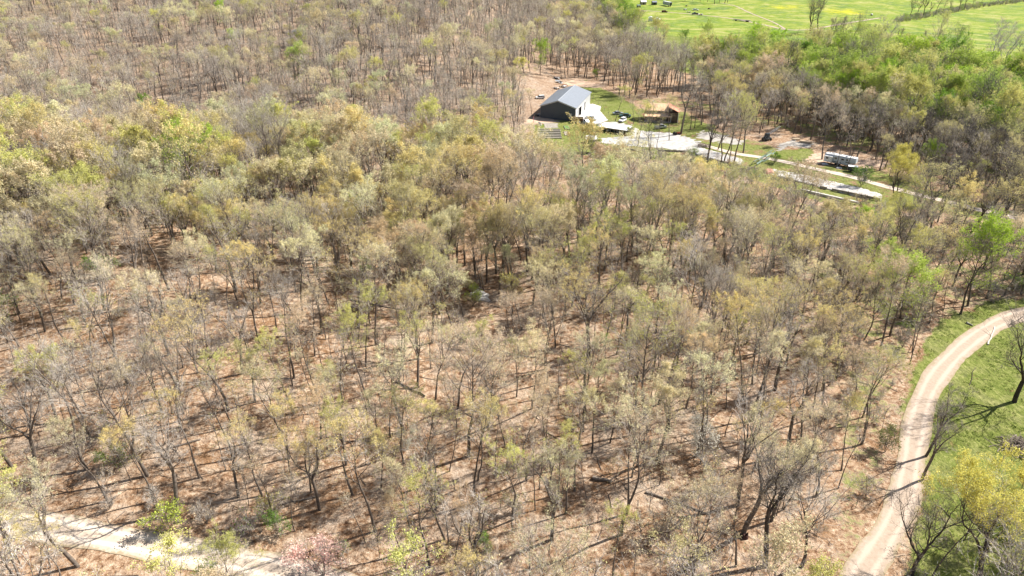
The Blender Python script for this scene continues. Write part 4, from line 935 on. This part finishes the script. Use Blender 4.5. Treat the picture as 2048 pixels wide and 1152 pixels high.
def terrace(px, lift=0.35):
    o = sheet('gravel_terrace', px_poly(px), M['terrace'], 0.45, lift, 0.25, 7); m = o.modifiers.new('thick', 'SOLIDIFY'); m.thickness = lift + 0.2; m.offset = -1
terrace([(1388,298),(1402,297),(1482,319),(1486,324),(1480,331),(1404,315),(1390,308)])
terrace([(1545,339),(1630,356),(1722,378),(1764,391),(1762,402),(1715,394),(1625,371),(1542,351)])
def retaining(pa, pb, label, h=0.9, seed=0):
    a = Vector(P(*pa)); b = Vector(P(*pb)); d = b - a; L = d.length; t = thing('retaining_wall', label, 'wall', a.x, a.y, math.atan2(d.y, d.x)); r = random.Random(seed); x = 0
    while x < L:
        w = r.uniform(1.2, 2.6); m = MB()
        for q in range(3): m.box((x + w/2,r.uniform(-.08,.08),.15 + .28*q),(w-.06,.26,.24))
        if r.random() < .8: m.build('timber_section', M['timber'], t)
        m = MB(); m.cyl((x,-.2,0),(x,-.2,h + r.uniform(-.1,.3)),.09); m.build('stake', M['log'], t); x += w
retaining((1404,317), (1480,333), 'timber retaining wall below the upper white gravel terrace', seed=1)
retaining((1625,373), (1764,404), 'long timber retaining wall below the lower white gravel terrace', seed=2)
retaining((1215,300), (1372,310), 'timber edging with stakes below the wide gravel yard', seed=3)
def tarp():
    a = P(1538, 345); t = thing('red_tarp', 'faded red tarp draped over a low frame at the left end of the lower terrace', 'tarp', a[0], a[1], R(-14)); n = 14; V = []; F = []
    for i in range(n+1):
        for j in range(n+1):
            x = (i/n-.5)*3.6; y = (j/n-.5)*5.0; V.append((x, y, .95*(1-(abs(i/n-.5)*2)**4)*(1-(abs(j/n-.5)*2)**4) + .12*math.sin(x*3+y) *.5 + .12))
    for i in range(n):
        for j in range(n): k = i*(n+1)+j; F.append((k, k+n+1, k+n+2, k+1))
    o = bpy.data.objects.new('tarp_sheet', npmesh('tarp_sheet', V, F, [M['roof_pink']], None, 4)); link(o, t); m = MB()
    for x in (-1.5, 1.5):
        for y in (-2.1, 2.1): m.box((x,y,.3),(.1,.1,.6))
    m.build('frame', M['timber'], t)
tarp()
def small_shed():
    x, y = P(1171, 286); t = thing('small_shed', 'small shed with two white roof panels at left end of the gravel yard', 'shed', x, y, R(-8))
    m = MB(); m.box((2.3,1.4,0.9),(4.4,2.8,1.8)); m.build('wall', M['timber'], t)
    for s in (0, 1):
        m = MB(); m.box((1.15 + s*2.4,1.4,2.0),(2.32,3.6,.1),rx=R(10)); m.build('roof', M['roof_white'], t)
    m = MB(); m.box((1.2,-.03,.85),(.9,.06,1.6)); m.build('door', M['opening'], t)
small_shed()
def strip_wall():
    a = Vector(P(1600,381)); b = Vector(P(1716,410)); d = b - a; L = d.length; t = thing('low_wall', 'narrow pale concrete wall running below the lower white gravel terrace', 'wall', a.x, a.y, math.atan2(d.y, d.x))
    n = 6
    for k in range(n):
        m = MB(); m.box((L*(k+.5)/n,0,.3),(L/n-.12,.7,.6)); m.box((L*(k+.5)/n,0,.64),(L/n-.06,.85,.08)); m.build('wall_section', M['concrete'], t, .03)
strip_wall()
def canopy():
    a = Vector(P(1508,331)); b = Vector(P(1545,309)); d = b - a; L = d.length; t = thing('mesh_tunnel', 'teal mesh tunnel on hoops between the two white gravel terraces', 'netting', a.x, a.y, math.atan2(d.y, d.x))
    n = 7; Wd = 2.4
    for k in range(n):
        m = MB(); x = L*k/(n-1); pts = [(x, math.cos(q*math.pi/8)*Wd/2, math.sin(q*math.pi/8)*1.7) for q in range(9)]
        for p, q in zip(pts[:-1], pts[1:]): m.cyl(p, q, .05, n=6)
        m.build('hoop', M['steel'], t)
    for k in range(n-1):
        m = MB(); x0 = L*k/(n-1)+.12; x1 = L*(k+1)/(n-1)-.12
        for q in range(8):
            if (q*3 + k) % 5 < 3: continue
            A = (math.cos(q*math.pi/8)*(Wd/2+.03), math.sin(q*math.pi/8)*1.73); B = (math.cos((q+1)*math.pi/8)*(Wd/2+.03), math.sin((q+1)*math.pi/8)*1.73)
            m.prism([A,B,(B[0]*.97,B[1]*.97),(A[0]*.97,A[1]*.97)],x0,x1)
        m.build('mesh_panel', M['teal_net'], t)
canopy()

# ------------------------------------------------------------------ vehicles
def wheelset(t, hw, ys, r=.36, w=.24):
    for yy in ys:
        for s in (-1, 1):
            m = MB(); m.cyl((s*(hw-w),yy,r),(s*hw,yy,r),r,n=14); o = m.build('wheel', M['tyre'], t)
            m = MB(); m.cyl((s*(hw+.0),yy,r),(s*(hw+.02),yy,r),r*.58,n=10); m.build('rim', M['steel'], o)
def vehicle(kind, u, v, heading, paint, label, cat='car', scale=1.0):
    x, y = P(u, v); t = thing({'pickup':'pickup_truck','suv':'parked_suv','sedan':'parked_car'}[kind], label, cat, x, y, heading - R(90)); t.scale = (scale,)*3
    p = M[paint]; hw = .93
    if kind == 'sedan':
        body = [(-2.3,.3),(2.3,.3),(2.38,.62),(2.2,.8),(1.1,.93),(-1.7,.98),(-2.35,.88)]; gl = [(-1.75,.96),(1.1,.92),(.35,1.42),(-1.1,1.42)]; rf = (-1.12,.37,1.42)
    elif kind == 'suv':
        body = [(-2.3,.35),(2.3,.35),(2.38,.75),(2.25,1.0),(1.15,1.12),(-2.3,1.12)]; gl = [(-2.28,1.1),(1.2,1.1),(.55,1.72),(-2.1,1.72)]; rf = (-2.12,.57,1.72)
    else:
        body = [(-2.75,.45),(2.7,.45),(2.78,.85),(2.65,1.12),(1.55,1.2),(-.35,1.2),(-.4,.75),(-2.65,.75),(-2.75,.8)]; gl = [(-.35,1.18),(1.6,1.18),(.95,1.85),(-.25,1.85)]; rf = (-.28,.97,1.85)
    m = MB(); m.prism(body, -hw, hw)
    if kind == 'pickup':
        for s in (-1, 1): m.box((s*(hw-.05),-1.6,.98),(.1,2.3,.5))
    m.build('body', p, t, .05)
    m = MB(); m.prism(gl, -hw+.12, hw-.12); m.build('windows', M['glass'], t)
    m = MB(); m.box((0,(rf[0]+rf[1])/2,rf[2]+.03),(2*hw-.26,rf[1]-rf[0]+.06,.08)); m.build('roof', p, t, .03)
    if kind == 'pickup': m = MB(); m.box((0,-2.76,.98),(2*hw,.08,.5)); m.build('tailgate', p, t)
    for s in (-1, 1): m = MB(); m.box((s*(hw-.22),body[2][0]-.04,body[2][1]+.02),(.32,.06,.16)); m.build('headlight', M['lamp'], t)
    m = MB(); m.box((0,body[1][0]+.03,.46),(2*hw-.1,.1,.18)); m.box((0,body[0][0]-.03,.46),(2*hw-.1,.1,.18)); m.build('bumper', M['paint_dark'], t)
    L2 = body[1][0]; wheelset(t, hw + .02, (L2-.85, body[0][0]+.85), .38 if kind != 'sedan' else .33)
    return t
vehicle('pickup', 1171, 247, R(-50), 'paint_white', 'white pickup truck beside the brown dump trailer on the apron', 'pickup truck')
vehicle('pickup', 1181, 240, R(-40), 'paint_silver', 'silver pickup truck nearest the barn doors on the apron', 'pickup truck')
vehicle('suv', 1080, 197.5, R(-165), 'paint_white', 'white SUV parked in the leaf litter behind the barn', 'car')
vehicle('suv', 1245, 243, R(-125), 'paint_white', 'white SUV facing the gravel yard below the cabin drive', 'car')
vehicle('sedan', 1250, 234, R(170), 'paint_teal', 'dark teal car parked left of the cabin', 'car', 1.15)
vehicle('sedan', 1236, 229, R(10), 'paint_silver', 'silver car parked behind the dark teal one', 'car', 1.1)
vehicle('pickup', 1321, 257, R(20), 'paint_silver', 'silver pickup truck in the shade before the cabin porch', 'pickup truck')
def dump_trailer():
    x, y = P(1156, 245.5); t = thing('dump_trailer', 'brown sided dump trailer in front of the barn corner', 'trailer', x, y, R(-8))
    m = MB()
    for s in (-1, 1): m.box((0,s*1.1,1.75),(4.4,.1,1.2))
    m.box((-2.2,0,1.75),(.1,2.2,1.2)); m.box((2.2,0,1.75),(.1,2.2,1.2)); m.box((0,0,1.12),(4.4,2.2,.12)); m.build('bed', M['rust'], t)
    m = MB()
    for s in (-1, 1): m.box((0,s*1.1,2.4),(4.5,.16,.14))
    m.build('top_rail', M['lumber'], t)
    m = MB(); m.box((0,.7,.85),(5.4,.16,.24)); m.box((0,-.7,.85),(5.4,.16,.24)); m.box((3.1,0,.85),(1.0,.2,.2)); m.build('chassis', M['paint_dark'], t)
    for xx in (-.9,.1):
        for s in (-1, 1): m = MB(); m.cyl((xx,s*.95,.42),(xx,s*1.2,.42),.42,n=14); w = m.build('wheel', M['tyre'], t); m = MB(); m.cyl((xx,s*1.2,.42),(xx,s*1.22,.42),.22,n=10); m.build('rim', M['steel'], w)
dump_trailer()
def camper():
    a = Vector(P(1646,326)); b = Vector(P(1697,336)); d = b - a; L = 11.2; t = thing('camper_trailer', 'white and grey camper trailer with slide out parked under the trees', 'camper', a.x, a.y, math.atan2(d.y, d.x))
    m = MB(); m.prism([(0,.9),(0,3.5),(.25,3.75),(2.4,3.75),(2.65,3.5),(2.65,.9)],0,L-1.6); m.prism([(0,1.9),(0,3.5),(.25,3.75),(2.4,3.75),(2.65,3.5),(2.65,1.9)],L-1.6,L+.1); m.build('body', M['rv_grey'], t, .05)
    m = MB(); m.box((L/2,1.32,3.80),(L-.3,2.3,.1)); rf = m.build('roof', M['paint_white'], t)
    for xx in (3.0,7.6): m = MB(); m.box((xx,1.3,4.0),(.9,.8,.32)); m.build('air_conditioner', M['trim_white'], rf, .06)
    for xx in (1.2,5.2,9.6): m = MB(); m.box((xx,1.7,3.9),(.4,.4,.14)); m.build('vent', M['paint_dark'], rf)
    m = MB(); m.box((1.6,-.45,2.15),(2.9,.9,2.2)); so_ = m.build('slide_out', M['paint_white'], t, .04)
    m = MB(); m.box((1.3,-.92,2.5),(.85,.06,.7)); m.build('slide_window', M['glass'], so_)
    for xx, w, z in ((4.1,.9,2.7),(6.6,1.0,2.7),(8.2,.6,2.8)): m = MB(); m.box((xx,-.02,z),(w,.06,.6)); m.build('window', M['glass'], t)
    m = MB(); m.box((5.4,-.03,2.0),(.75,.06,1.9)); m.build('door', M['trim_white'], t)
    m = MB(); m.box((4.6,-.015,1.35),(3.2,.03,.25)); m.box((8.6,-.015,1.9),(1.6,.03,.3)); m.build('stripe', M['paint_dark'], t)
    for xx in (4.4,5.5):
        for yy in (.15,2.5): m = MB(); m.cyl((xx,yy-.12,.42),(xx,yy+.12,.42),.42,n=14); m.build('wheel', M['tyre'], t)
    m = MB(); m.box((L/2,1.3,.78),(L-1.8,2.0,.22)); m.box((L-.9,1.3,1.7),(1.2,.5,.3)); m.box((L-1.2,1.3,.6),(.14,.14,1.2)); m.build('chassis', M['paint_dark'], t)
    m = MB()
    for k in range(3): m.box((5.4,-.5-.28*k,.75-.25*k),(.8,.28,.06))
    m.build('step', M['steel'], t)
camper()
def cart(u, v, rz, label, mt='paint_dark', top='trim_white', L=3.2, W2=1.9, h=1.5):
    x, y = P(u, v); t = thing('utility_trailer', label, 'trailer', x, y, rz)
    m = MB(); m.box((0,0,.5+h/2),(L,W2,h)); m.build('box', M[mt], t, .04); m = MB(); m.box((0,0,.55+h),(L+.1,W2+.1,.08)); m.build('lid', M[top], t)
    m = MB(); m.box((L/2+.6,0,.45),(1.2,.1,.1)); m.build('drawbar', M['steel'], t)
    for s in (-1,1): m = MB(); m.cyl((0,s*(W2/2),.35),(0,s*(W2/2+.2),.35),.35,n=12); m.build('wheel', M['tyre'], t)
    return t
cart(1704, 343, R(-20), 'small dark utility trailer with pale lid at the front end of the camper')
cart(1726, 345, R(10), 'small low teal trailer right of the camper under a tree', 'paint_teal', 'paint_dark', 2.2, 1.5, .6)
def boards(u, v, L, rz, label):
    x, y = P(u, v); t = thing('board_stack', label, 'boards', x, y, rz)
    for k in range(3): m = MB(); m.box((0,.1*k,.12+.11*k),(L-.2*k,.9-.1*k,.1)); m.build('board', M['trim_white'], t)
boards(1650, 329, 2.2, R(-5), 'white boards on the ground at the left end of the camper')
boards(1678, 337, 2.0, R(-25), 'white boards on the ground before the camper door')
def boom_machine():
    x, y = P(1533, 281); t = thing('boom_truck', 'dark boom machine with two long pale poles by the bare trunks', 'machine', x, y, R(25))
    m = MB(); m.box((0,0,.95),(3.4,2.1,.7)); m.build('chassis', M['paint_dark'], t, .06); m = MB(); m.prism([(-.9,1.3),(.9,1.3),(.8,3.1),(-.7,3.1)],-.9,.7); c = m.build('cab', M['paint_dark'], t, .06)
    m = MB(); m.box((-.1,-.9,2.3),(1.2,.06,.9)); m.build('cab_window', M['glass'], c)
    for s in (-1,1): m = MB(); m.cyl((-1.6,s*.55,1.6),(6.4,s*.35,5.4),.10,.07,n=8); m.build('boom', M['steel'], t)
    wheelset(t, 1.15, (-.0,), .5); 
    for xx in (-1.2,1.2):
        for s in (-1,1): m = MB(); m.cyl((xx,s*1.0,.5),(xx,s*1.3,.5),.5,n=14); m.build('wheel', M['tyre'], t)
boom_machine()
def lumber(u, v, rz, n, L, label, mt='lumber'):
    x, y = P(u, v); t = thing('lumber_stack', label, 'lumber', x, y, rz); r = random.Random(n)
    for k in range(n):
        row = k % 4; lay = k//4; m = MB(); m.box((r.uniform(-.2,.2),-.6+.4*row,.2+.3*lay),(L*r.uniform(.8,1),.32,.22)); m.build('beam', M[mt], t)
lumber(1592, 280, R(8), 8, 3.0, 'short pale lumber stack at the left of the glade edge')
lumber(1611, 286, R(-30), 10, 5.2, 'long pale lumber stack behind the grassy glade')
lumber(1117, 236, R(-17), 6, 4.0, 'weathered boards lying along the dark barn gable wall', 'timber')
def bed(u, v, L, W2, rz, label, fill='soil', grp=None, h=.35):
    x, y = P(u, v); t = thing('raised_bed', label, 'garden bed', x, y, rz, grp)
    m = MB()
    for s in (-1,1): m.box((0,s*W2/2,h/2),(L+.12,.12,h)); m.box((s*L/2,0,h/2),(.12,W2-.12,h))
    m.build('frame', M['timber'], t); m = MB(); m.box((0,0,h/2-.06),(L-.13,W2-.13,h)); m.build('soil', M[fill], t)
rows_ = ['topmost','second from top','third from top','fourth from top','fifth from top','lowest']
for k in range(6): bed(1098 + .4*k, 259.5 + 3.4*k, 9.8, .95, R(-2), 'long narrow raised garden bed below the barn, %s of six' % rows_[k], 'soil', 'raised garden beds below the barn')
bed(1133.5, 256, 2.0, 5.6, R(4), 'timber framed bed with green crop nearest the barn', 'bedgreen'); bed(1133.5, 268, 2.0, 5.8, R(2), 'timber framed bed of bare soil behind the green one', 'soil')
def barrel(u, v, label, mt='blue', s=1.0):
    x, y = P(u, v); t = thing('barrel', label, 'barrel', x, y); t.scale = (s,)*3
    m = MB(); m.cyl((0,0,0),(0,0,.9),.3,n=14); m.cyl((0,0,.28),(0,0,.32),.32,n=14); m.cyl((0,0,.6),(0,0,.64),.32,n=14); m.build('drum', M[mt], t); m = MB(); m.cyl((0,0,.9),(0,0,.95),.26,n=14); m.build('lid', M['paint_dark'], t)
barrel(1078, 250, 'blue barrel at the top left corner of the garden', 'blue', 1.3); barrel(1081, 251, 'white barrel beside the blue one by the garden', 'trim_white', 1.3); barrel(1729, 361, 'blue barrel standing alone in the brush right of the camper', 'blue', 1.5)
def scrap(u, v, label, seed, s=1.0):
    x, y = P(u, v); t = thing('scrap_pile', label, 'scrap pile', x, y, seed); r = random.Random(seed)
    for k in range(5):
        m = MB(); m.box((r.uniform(-1.6,1.6)*s,r.uniform(-1.2,1.2)*s,.25+.22*k),(r.uniform(.8,2.4)*s,r.uniform(.5,1.4)*s,.08),rz=r.uniform(0,3),rx=r.uniform(-.35,.35)); m.build('metal_sheet', M[r.choice(['trim_white','steel','rust','paint_white'])], t)
    for k in range(4):
        a, b = r.uniform(-1.8,1.8)*s, r.uniform(-1.4,1.4)*s; m = MB(); m.cyl((a,b,.05),(a,b,.28),.38,n=12); m.cyl((a+.1,b,.3),(a+.1,b,.5),.38,n=12); m.build('tyre', M['tyre'], t)
    for k in range(2):
        a, b = r.uniform(-1.5,1.5)*s, r.uniform(-1,1)*s; m = MB(); m.box((a,b,.5),(1.0,.8,.9),rz=r.uniform(0,3)); m.build('crate', M[r.choice(['timber','paint_dark'])], t)
scrap(1114, 158, 'farthest scrap pile up the slope behind the barn', 3, 1.2); scrap(1119, 166, 'middle scrap pile among trunks behind the barn', 5, 1.2); scrap(1124, 174, 'scrap pile with pale sheets just behind the barn ridge', 6, 1.3); scrap(1112, 178, 'low scrap pile nearest the barn back left corner', 9, .9)
scrap(1076, 232, 'scrap pile against the left barn wall', 12, .8)
def tractor(u, v, rz, label, mt='paint_red', s=1.0):
    x, y = P(u, v); t = thing('small_tractor', label, 'tractor', x, y, rz); t.scale = (s,)*3
    m = MB(); m.prism([(-.35,.7),(.35,.7),(.3,1.25),(-.3,1.25)],.1,1.7); m.build('hood', M[mt], t, .04); m = MB(); m.box((-.5,0,1.0),(.6,.6,.12)); m.box((-.8,0,1.3),(.1,.6,.6)); m.build('seat', M['paint_dark'], t)
    m = MB(); m.cyl((-.1,0,1.2),(.1,0,1.55),.03); m.cyl((-.12,0,1.5),(-.1,0,1.54),.22); m.build('steering_wheel', M['paint_dark'], t)
    for s_ in (-1,1): m = MB(); m.cyl((-.6,s_*.5,.65),(-.6,s_*.85,.65),.65,n=16); m.build('wheel', M['tyre'], t); m = MB(); m.cyl((1.3,s_*.5,.38),(1.3,s_*.75,.38),.38,n=14); m.build('wheel', M['tyre'], t)
tractor(1352, 270, R(15), 'rust red small tractor right of the cabin by the gravel yard')
def post_(u, v, label, grp, mt='timber', h=1.5, lean=0.0):
    x, y = P(u, v); m = MB(); m.cyl((0,0,-.1),(0,0,h),.09,.08,n=8); m.cyl((0,0,h),(0,0,h+.06),.08,.03,n=8); o = m.build('fence_post', M[mt]); o.location = (x, y, H(x, y)); o.rotation_euler = (lean, lean, 0); tag(o, label, 'post', grp)
for k, (u, v) in enumerate([(1186,198),(1192,203),(1197,208),(1202,214),(1209,221),(1217,229)]): post_(u, v, 'timber fence post on the grass right of the barn, %s from the far end' % ORD[k], 'fence posts beside the barn lawn')
for k, (u, v) in enumerate([(2018,650),(2036,640)]): post_(u, v, ('leaning dark post on the inner side of the road bend, left one', 'leaning dark post on the inner side of the road bend, right one')[k], 'posts at the road bend', 'log', 1.3, .35)
post_(1068, 258, 'white post at the left corner of the garden lawn', None, 'trim_white', 2.4); post_(1067, 245, 'pink flagged pole left of the barn gable', None, 'pink', 2.6)
# far farmyard
def semi():
    a = Vector(P(1325,10.5)); b = Vector(P(1354,16.5)); d = b - a; L = 16.5; t = thing('semi_trailer', 'long white box semi trailer in the far farmyard', 'trailer', a.x, a.y, math.atan2(d.y, d.x))
    m = MB(); m.box((L/2,1.3,2.9),(L,2.6,3.2)); m.build('box', M['rv_grey'], t, .04); m = MB(); m.box((L/2,1.3,4.54),(L,2.6,.08)); m.build('roof', M['paint_white'], t)
    m = MB(); m.box((L+.03,1.3,2.9),(.06,2.3,2.9)); m.build('rear_door', M['paint_dark'], t); m = MB(); m.box((L/2,.6,1.2),(L-1,.2,.25)); m.box((L/2,2.0,1.2),(L-1,.2,.25)); m.build('chassis', M['paint_dark'], t)
    for xx in (L-3.2,L-2.0):
        for yy in (.2,2.4): m = MB(); m.cyl((xx,yy-.15,.52),(xx,yy+.15,.52),.52,n=14); m.build('wheel', M['tyre'], t)
    m = MB(); m.box((3.6,.5,.6),(.15,.15,1.2)); m.box((3.6,2.1,.6),(.15,.15,1.2)); m.build('landing_gear', M['steel'], t)
semi()
vehicle('sedan', 1391, 21, R(-10), 'paint_white', 'white car in the far farmyard behind the dark one', 'car', 1.35); vehicle('pickup', 1390, 29, R(175), 'paint_dark', 'dark pickup truck at the edge of the far farm track', 'pickup truck', 1.15)
vehicle('suv', 1329, 25, R(10), 'rust', 'rusty brown vehicle in front of the semi trailer', 'car', 1.25)
for k, (u, v, s, lb) in enumerate([(1370,20,1.2,'rusty scrap heap left of the far white car'),(1378,25,1.2,'brown scrap heap beside the far farm track'),(1401,30,1.5,'brown scrap heap right of the far dark pickup'),(1374,12.5,1.2,'scrap heap behind the other far heaps'),(1417,18,.8,'small scrap heap alone on the far pasture')]): scrap(u, v, lb, 20 + k, s)
def flat_trailer():
    a = Vector(P(1467,41)); b = Vector(P(1500,44)); d = b - a; L = d.length; t = thing('flatbed_trailer', 'long empty dark flatbed trailer beside the far farm track', 'trailer', a.x, a.y, math.atan2(d.y, d.x))
    m = MB(); m.box((L/2,0,1.35),(L,2.4,.2)); m.build('deck', M['timber'], t); m = MB(); m.box((L/2,-.6,1.05),(L,.2,.35)); m.box((L/2,.6,1.05),(L,.2,.35)); m.build('chassis', M['paint_dark'], t)
    for xx in (L-3.5,L-2.2,2.5):
        for s in (-1,1): m = MB(); m.cyl((xx,s*.9,.5),(xx,s*1.2,.5),.5,n=12); m.build('wheel', M['tyre'], t)
flat_trailer()
def hut(u, v, w, dp, h, rz, label, roofm, wallm):
    x, y = P(u, v); t = thing('farm_shed', label, 'shed', x, y, rz); m = MB(); m.box((0,0,h/2),(w,dp,h)); m.prism([(-dp/2,h),(dp/2,h),(0,h+dp*.25)],-w/2,w/2); m.build('wall', M[wallm], t)
    for s in (-1,1):
        m = MB(); q = [(-w/2-.3,0,h+dp*.25+.08),(w/2+.3,0,h+dp*.25+.08),(w/2+.3,s*(dp/2+.3),h-.07),(-w/2-.3,s*(dp/2+.3),h-.07)]; p = [(c[0],c[1],c[2]+.1) for c in q]; m.face(p); m.face(q[::-1])
        for i in range(4): m.face([q[i],q[(i+1)%4],p[(i+1)%4],p[i]])
        m.build('roof', M[roofm], t)
    m = MB(); m.box((0,-dp/2-.04,h*.4),(1.4,.08,h*.8)); m.build('door', M['opening'], t)
hut(1286, 9, 6, 6, 3, .1, 'white roofed shed at the top edge left of the semi trailer', 'roof_white', 'timber'); hut(1308, 9.5, 5, 5, 2.8, .1, 'grey roofed shed at the top edge nearest the semi trailer', 'roof_grey', 'wall_dark'); hut(1277, 15, 3.4, 3, 2.2, .3, 'small teal shed at the far wood edge', 'teal_net', 'paint_teal')
hut(1301, 42, 3.6, 4, 3.0, 1.4, 'small white hut rising above the bottomland trees, left one', 'roof_white', 'trim_white'); hut(1314, 46, 3.8, 4.5, 3.4, 1.4, 'taller white hut above the bottomland trees, right one', 'roof_white', 'trim_white')
def bale():
    x, y = P(1743, 31); t = thing('hay_bale', 'dark wrapped round bale alone in the far field', 'bale', x, y, .4); m = MB(); m.cyl((-.8,0,.8),(.8,0,.8),.8,n=18); m.build('bale', M['paint_dark'], t, .05); m = MB(); m.box((0,0,1.63),(1.3,.9,.08)); m.build('cover', M['trim_white'], t)
bale()

# ------------------------------------------------------------------ rocks, logs, brush pile
def boulder(u, v, s, seed, label, grp, mt='stone'):
    x, y = P(u, v); bm = bmesh.new(); bmesh.ops.create_icosphere(bm, subdivisions=3, radius=s); r = np.random.RandomState(seed); ax = r.uniform(.7,1.3,3)*[1.3,1,.55]; ph = r.uniform(0,6,6)
    for vv in bm.verts:
        c = vv.co; k = 1 + .16*math.sin(c.x*2.3/s+ph[0]) + .13*math.sin(c.y*3.1/s+ph[1]) + .12*math.sin(c.z*3.7/s+ph[2]) + .05*math.sin(c.x*7/s+c.y*6/s+ph[3]); c.x *= k*ax[0]; c.y *= k*ax[1]; c.z = round(c.z*k*ax[2]*4/s)/4*s*.5 + c.z*k*ax[2]*.5
    me = bpy.data.meshes.new('boulder'); bm.to_mesh(me); bm.free(); me.materials.append(M[mt]); o = bpy.data.objects.new('boulder', me); link(o); o.location = (x, y, H(x, y) + .15*s); o.rotation_euler = (0,0,ph[4]); tag(o, label, 'rock', grp)
rk = ['leftmost','second from left','third from left','middle','third from right','second from right','rightmost']
for k, (u, v, s) in enumerate([(947,590,.7),(952,588,.9),(956,594,1.1),(960,586,1.0),(964,598,.9),(969,592,1.0),(974,600,.7)]): boulder(u, v, s, k, 'pale limestone boulder of the cluster in mid wood, %s of seven' % rk[k], 'pale boulders in the woods')
for k, (u, v, s) in enumerate([(395,232,1.0),(488,66,1.6),(590,64,1.6),(330,262,1.1)]): boulder(u, v, s, 40 + k, ('white boulder on the hillside just above the golden ridge crowns','pale boulder high on the hillside, left of the pair','pale boulder high on the hillside, right of the pair','white boulder behind the ridge crowns near the bright green tree')[k], None)
def log_(a, b, r0, label, mt='log', branch=2, seed=0):
    A = Vector(P(*a)); B = Vector(P(*b)); r = np.random.RandomState(seed); n = 7; pts = []
    for i in range(n):
        q = A.lerp(B, i/(n-1)); q += Vector((r.normal(0,.08), r.normal(0,.08))); pts.append((q.x, q.y, H(q.x, q.y) + r0*.8))
    L = (B - A).length; lines = [(np.array(pts), np.linspace(r0, r0*.55, n), 0)]
    for k in range(branch):
        p = np.array(pts[2 + k % 4]); d = unit(np.array([B.x - A.x, B.y - A.y, 0])); q = [p]
        sd = unit(np.array([-d[1], d[0], 0.5])*(1 if k % 2 else -1) + d)
        for i in range(4): sd = unit(sd + r.normal(0,.15,3)); q.append(q[-1] + sd*L*.12)
        lines.append((np.array(q), np.linspace(r0*.4, .02, 5), 1))
    V, F = tubes(lines, (0,1), {0: 9, 1: 5}); nn = 9; F = list(map(tuple, F)); V = list(V)
    for base, ring in ((0, 0), ((n-1)*nn, 1)):
        c = len(V); V.append(np.mean([V[base + i] for i in range(nn)], axis=0))
        for i in range(nn): F.append((c, base + i, base + (i+1) % nn))
    o = bpy.data.objects.new('fallen_log', npmesh('fallen_log', np.array(V), np.array(F), [M[mt]])); link(o); tag(o, label, 'log')
log_((1184,957),(1224,964),.34,'short thick cut log on the leaf litter in the lower middle woods',branch=0,seed=1)
log_((792,764),(850,793),.24,'curved dark fallen trunk in the middle of the near woods','dark_bark' if 'dark_bark' in M else 'log',2,2)
log_((700,600),(812,622),.20,'grey fallen trunk lying level in the mid woods left of the boulders',branch=3,seed=3)
log_((1000,704),(1068,716),.20,'fallen log below the pale boulders',branch=2,seed=4)
log_((310,905),(402,880),.20,'long fallen trunk in the lower left woods',branch=3,seed=5)
log_((560,1010),(640,992),.18,'fallen log above the lower left road',branch=2,seed=6)
log_((1290,985),(1420,1030),.20,'fallen grey trunk with side limbs in the lower right woods',branch=4,seed=7)
log_((1600,700),(1690,735),.20,'fallen trunk near the right road verge woods',branch=3,seed=8)
log_((120,660),(215,650),.18,'fallen log in the left woods',branch=2,seed=9)
log_((1975,690),(1990,655),.18,'pale bleached fallen limb beside the inner road bend','white_bark',2,10)
log_((1932,646),(1945,652),.22,'short pale log on the grass outside the road bend','white_bark',0,11)
log_((1938,770),(1950,735),.08,'thin dark limb at the road edge below the bend','dark_bark',1,12)
def stump(u, v, h, label, seed=0):
    x, y = P(u, v); m = MB(); r = random.Random(seed); n = 12; ring = []
    for k in range(n):
        a = k*2*math.pi/n; ring.append((math.cos(a), math.sin(a), h*r.uniform(.55,1.0)))
    for k in range(n):
        p, q = ring[k], ring[(k+1)%n]; m.face([(p[0]*.5,p[1]*.5,-.1),(q[0]*.5,q[1]*.5,-.1),(q[0]*.33,q[1]*.33,q[2]),(p[0]*.33,p[1]*.33,p[2])]); m.face([(p[0]*.33,p[1]*.33,p[2]),(q[0]*.33,q[1]*.33,q[2]),(0,0,h*.4)])
    o = m.build('tree_stump', M['stump']); o.location = (x, y, H(x, y)); tag(o, label, 'stump')
stump(965, 583, 1.7, 'tall broken dark red stump behind the pale boulders', 1); stump(1490, 1075, .9, 'short dark stump in the lower right woods', 2)
def brush_pile(u, v, s, n, label, seed):
    x, y = P(u, v); r = np.random.RandomState(seed); V = []; F = []; off = 0
    for k in range(n):
        a = r.uniform(0, 6.28); L = r.uniform(1.2, 4.2)*s; c = np.array([r.normal(0, 1.1), r.normal(0, .8), 0])*s; hh = max(.1, 1.3*s*(1 - np.hypot(c[0], c[1])/(2.6*s)))*r.rand(); d = np.array([math.cos(a), math.sin(a), r.normal(0, .22)]); q = []
        p = c + [0, 0, hh + .1] - d*L/2
        for i in range(5): q.append([p[0], p[1], max(.04, p[2])]); d = unit(d + r.normal(0, .12, 3)*[1,1,.4]); p = p + d*L/4
        v_, f_ = tubes([(np.array(q), np.linspace(r.uniform(.03,.11), .012, 5), 1)], (1,), {1: 5}); V.append(v_); F.append(f_ + off); off += len(v_)
    o = bpy.data.objects.new('brush_pile', npmesh('brush_pile', np.concatenate(V), np.concatenate(F), [M['log']])); link(o); o.location = (x, y, H(x, y)); tag(o, label, 'brush pile')
brush_pile(2040, 897, 1.25, 150, 'tangled pile of cut grey branches on the grass at the right edge', 1)
brush_pile(1925, 452, 1.6, 90, 'dark brush pile among trunks left of the huge dark tree', 2)
brush_pile(1405, 294, 1.3, 70, 'dark brush heap between the gravel yard and the upper terrace', 3)
brush_pile(1500, 345, 1.8, 90, 'grey domed brush heap left of the red tarp', 4)
brush_pile(1572, 362, 1.2, 60, 'small brush heap below the lower terrace near the red tarp', 5)
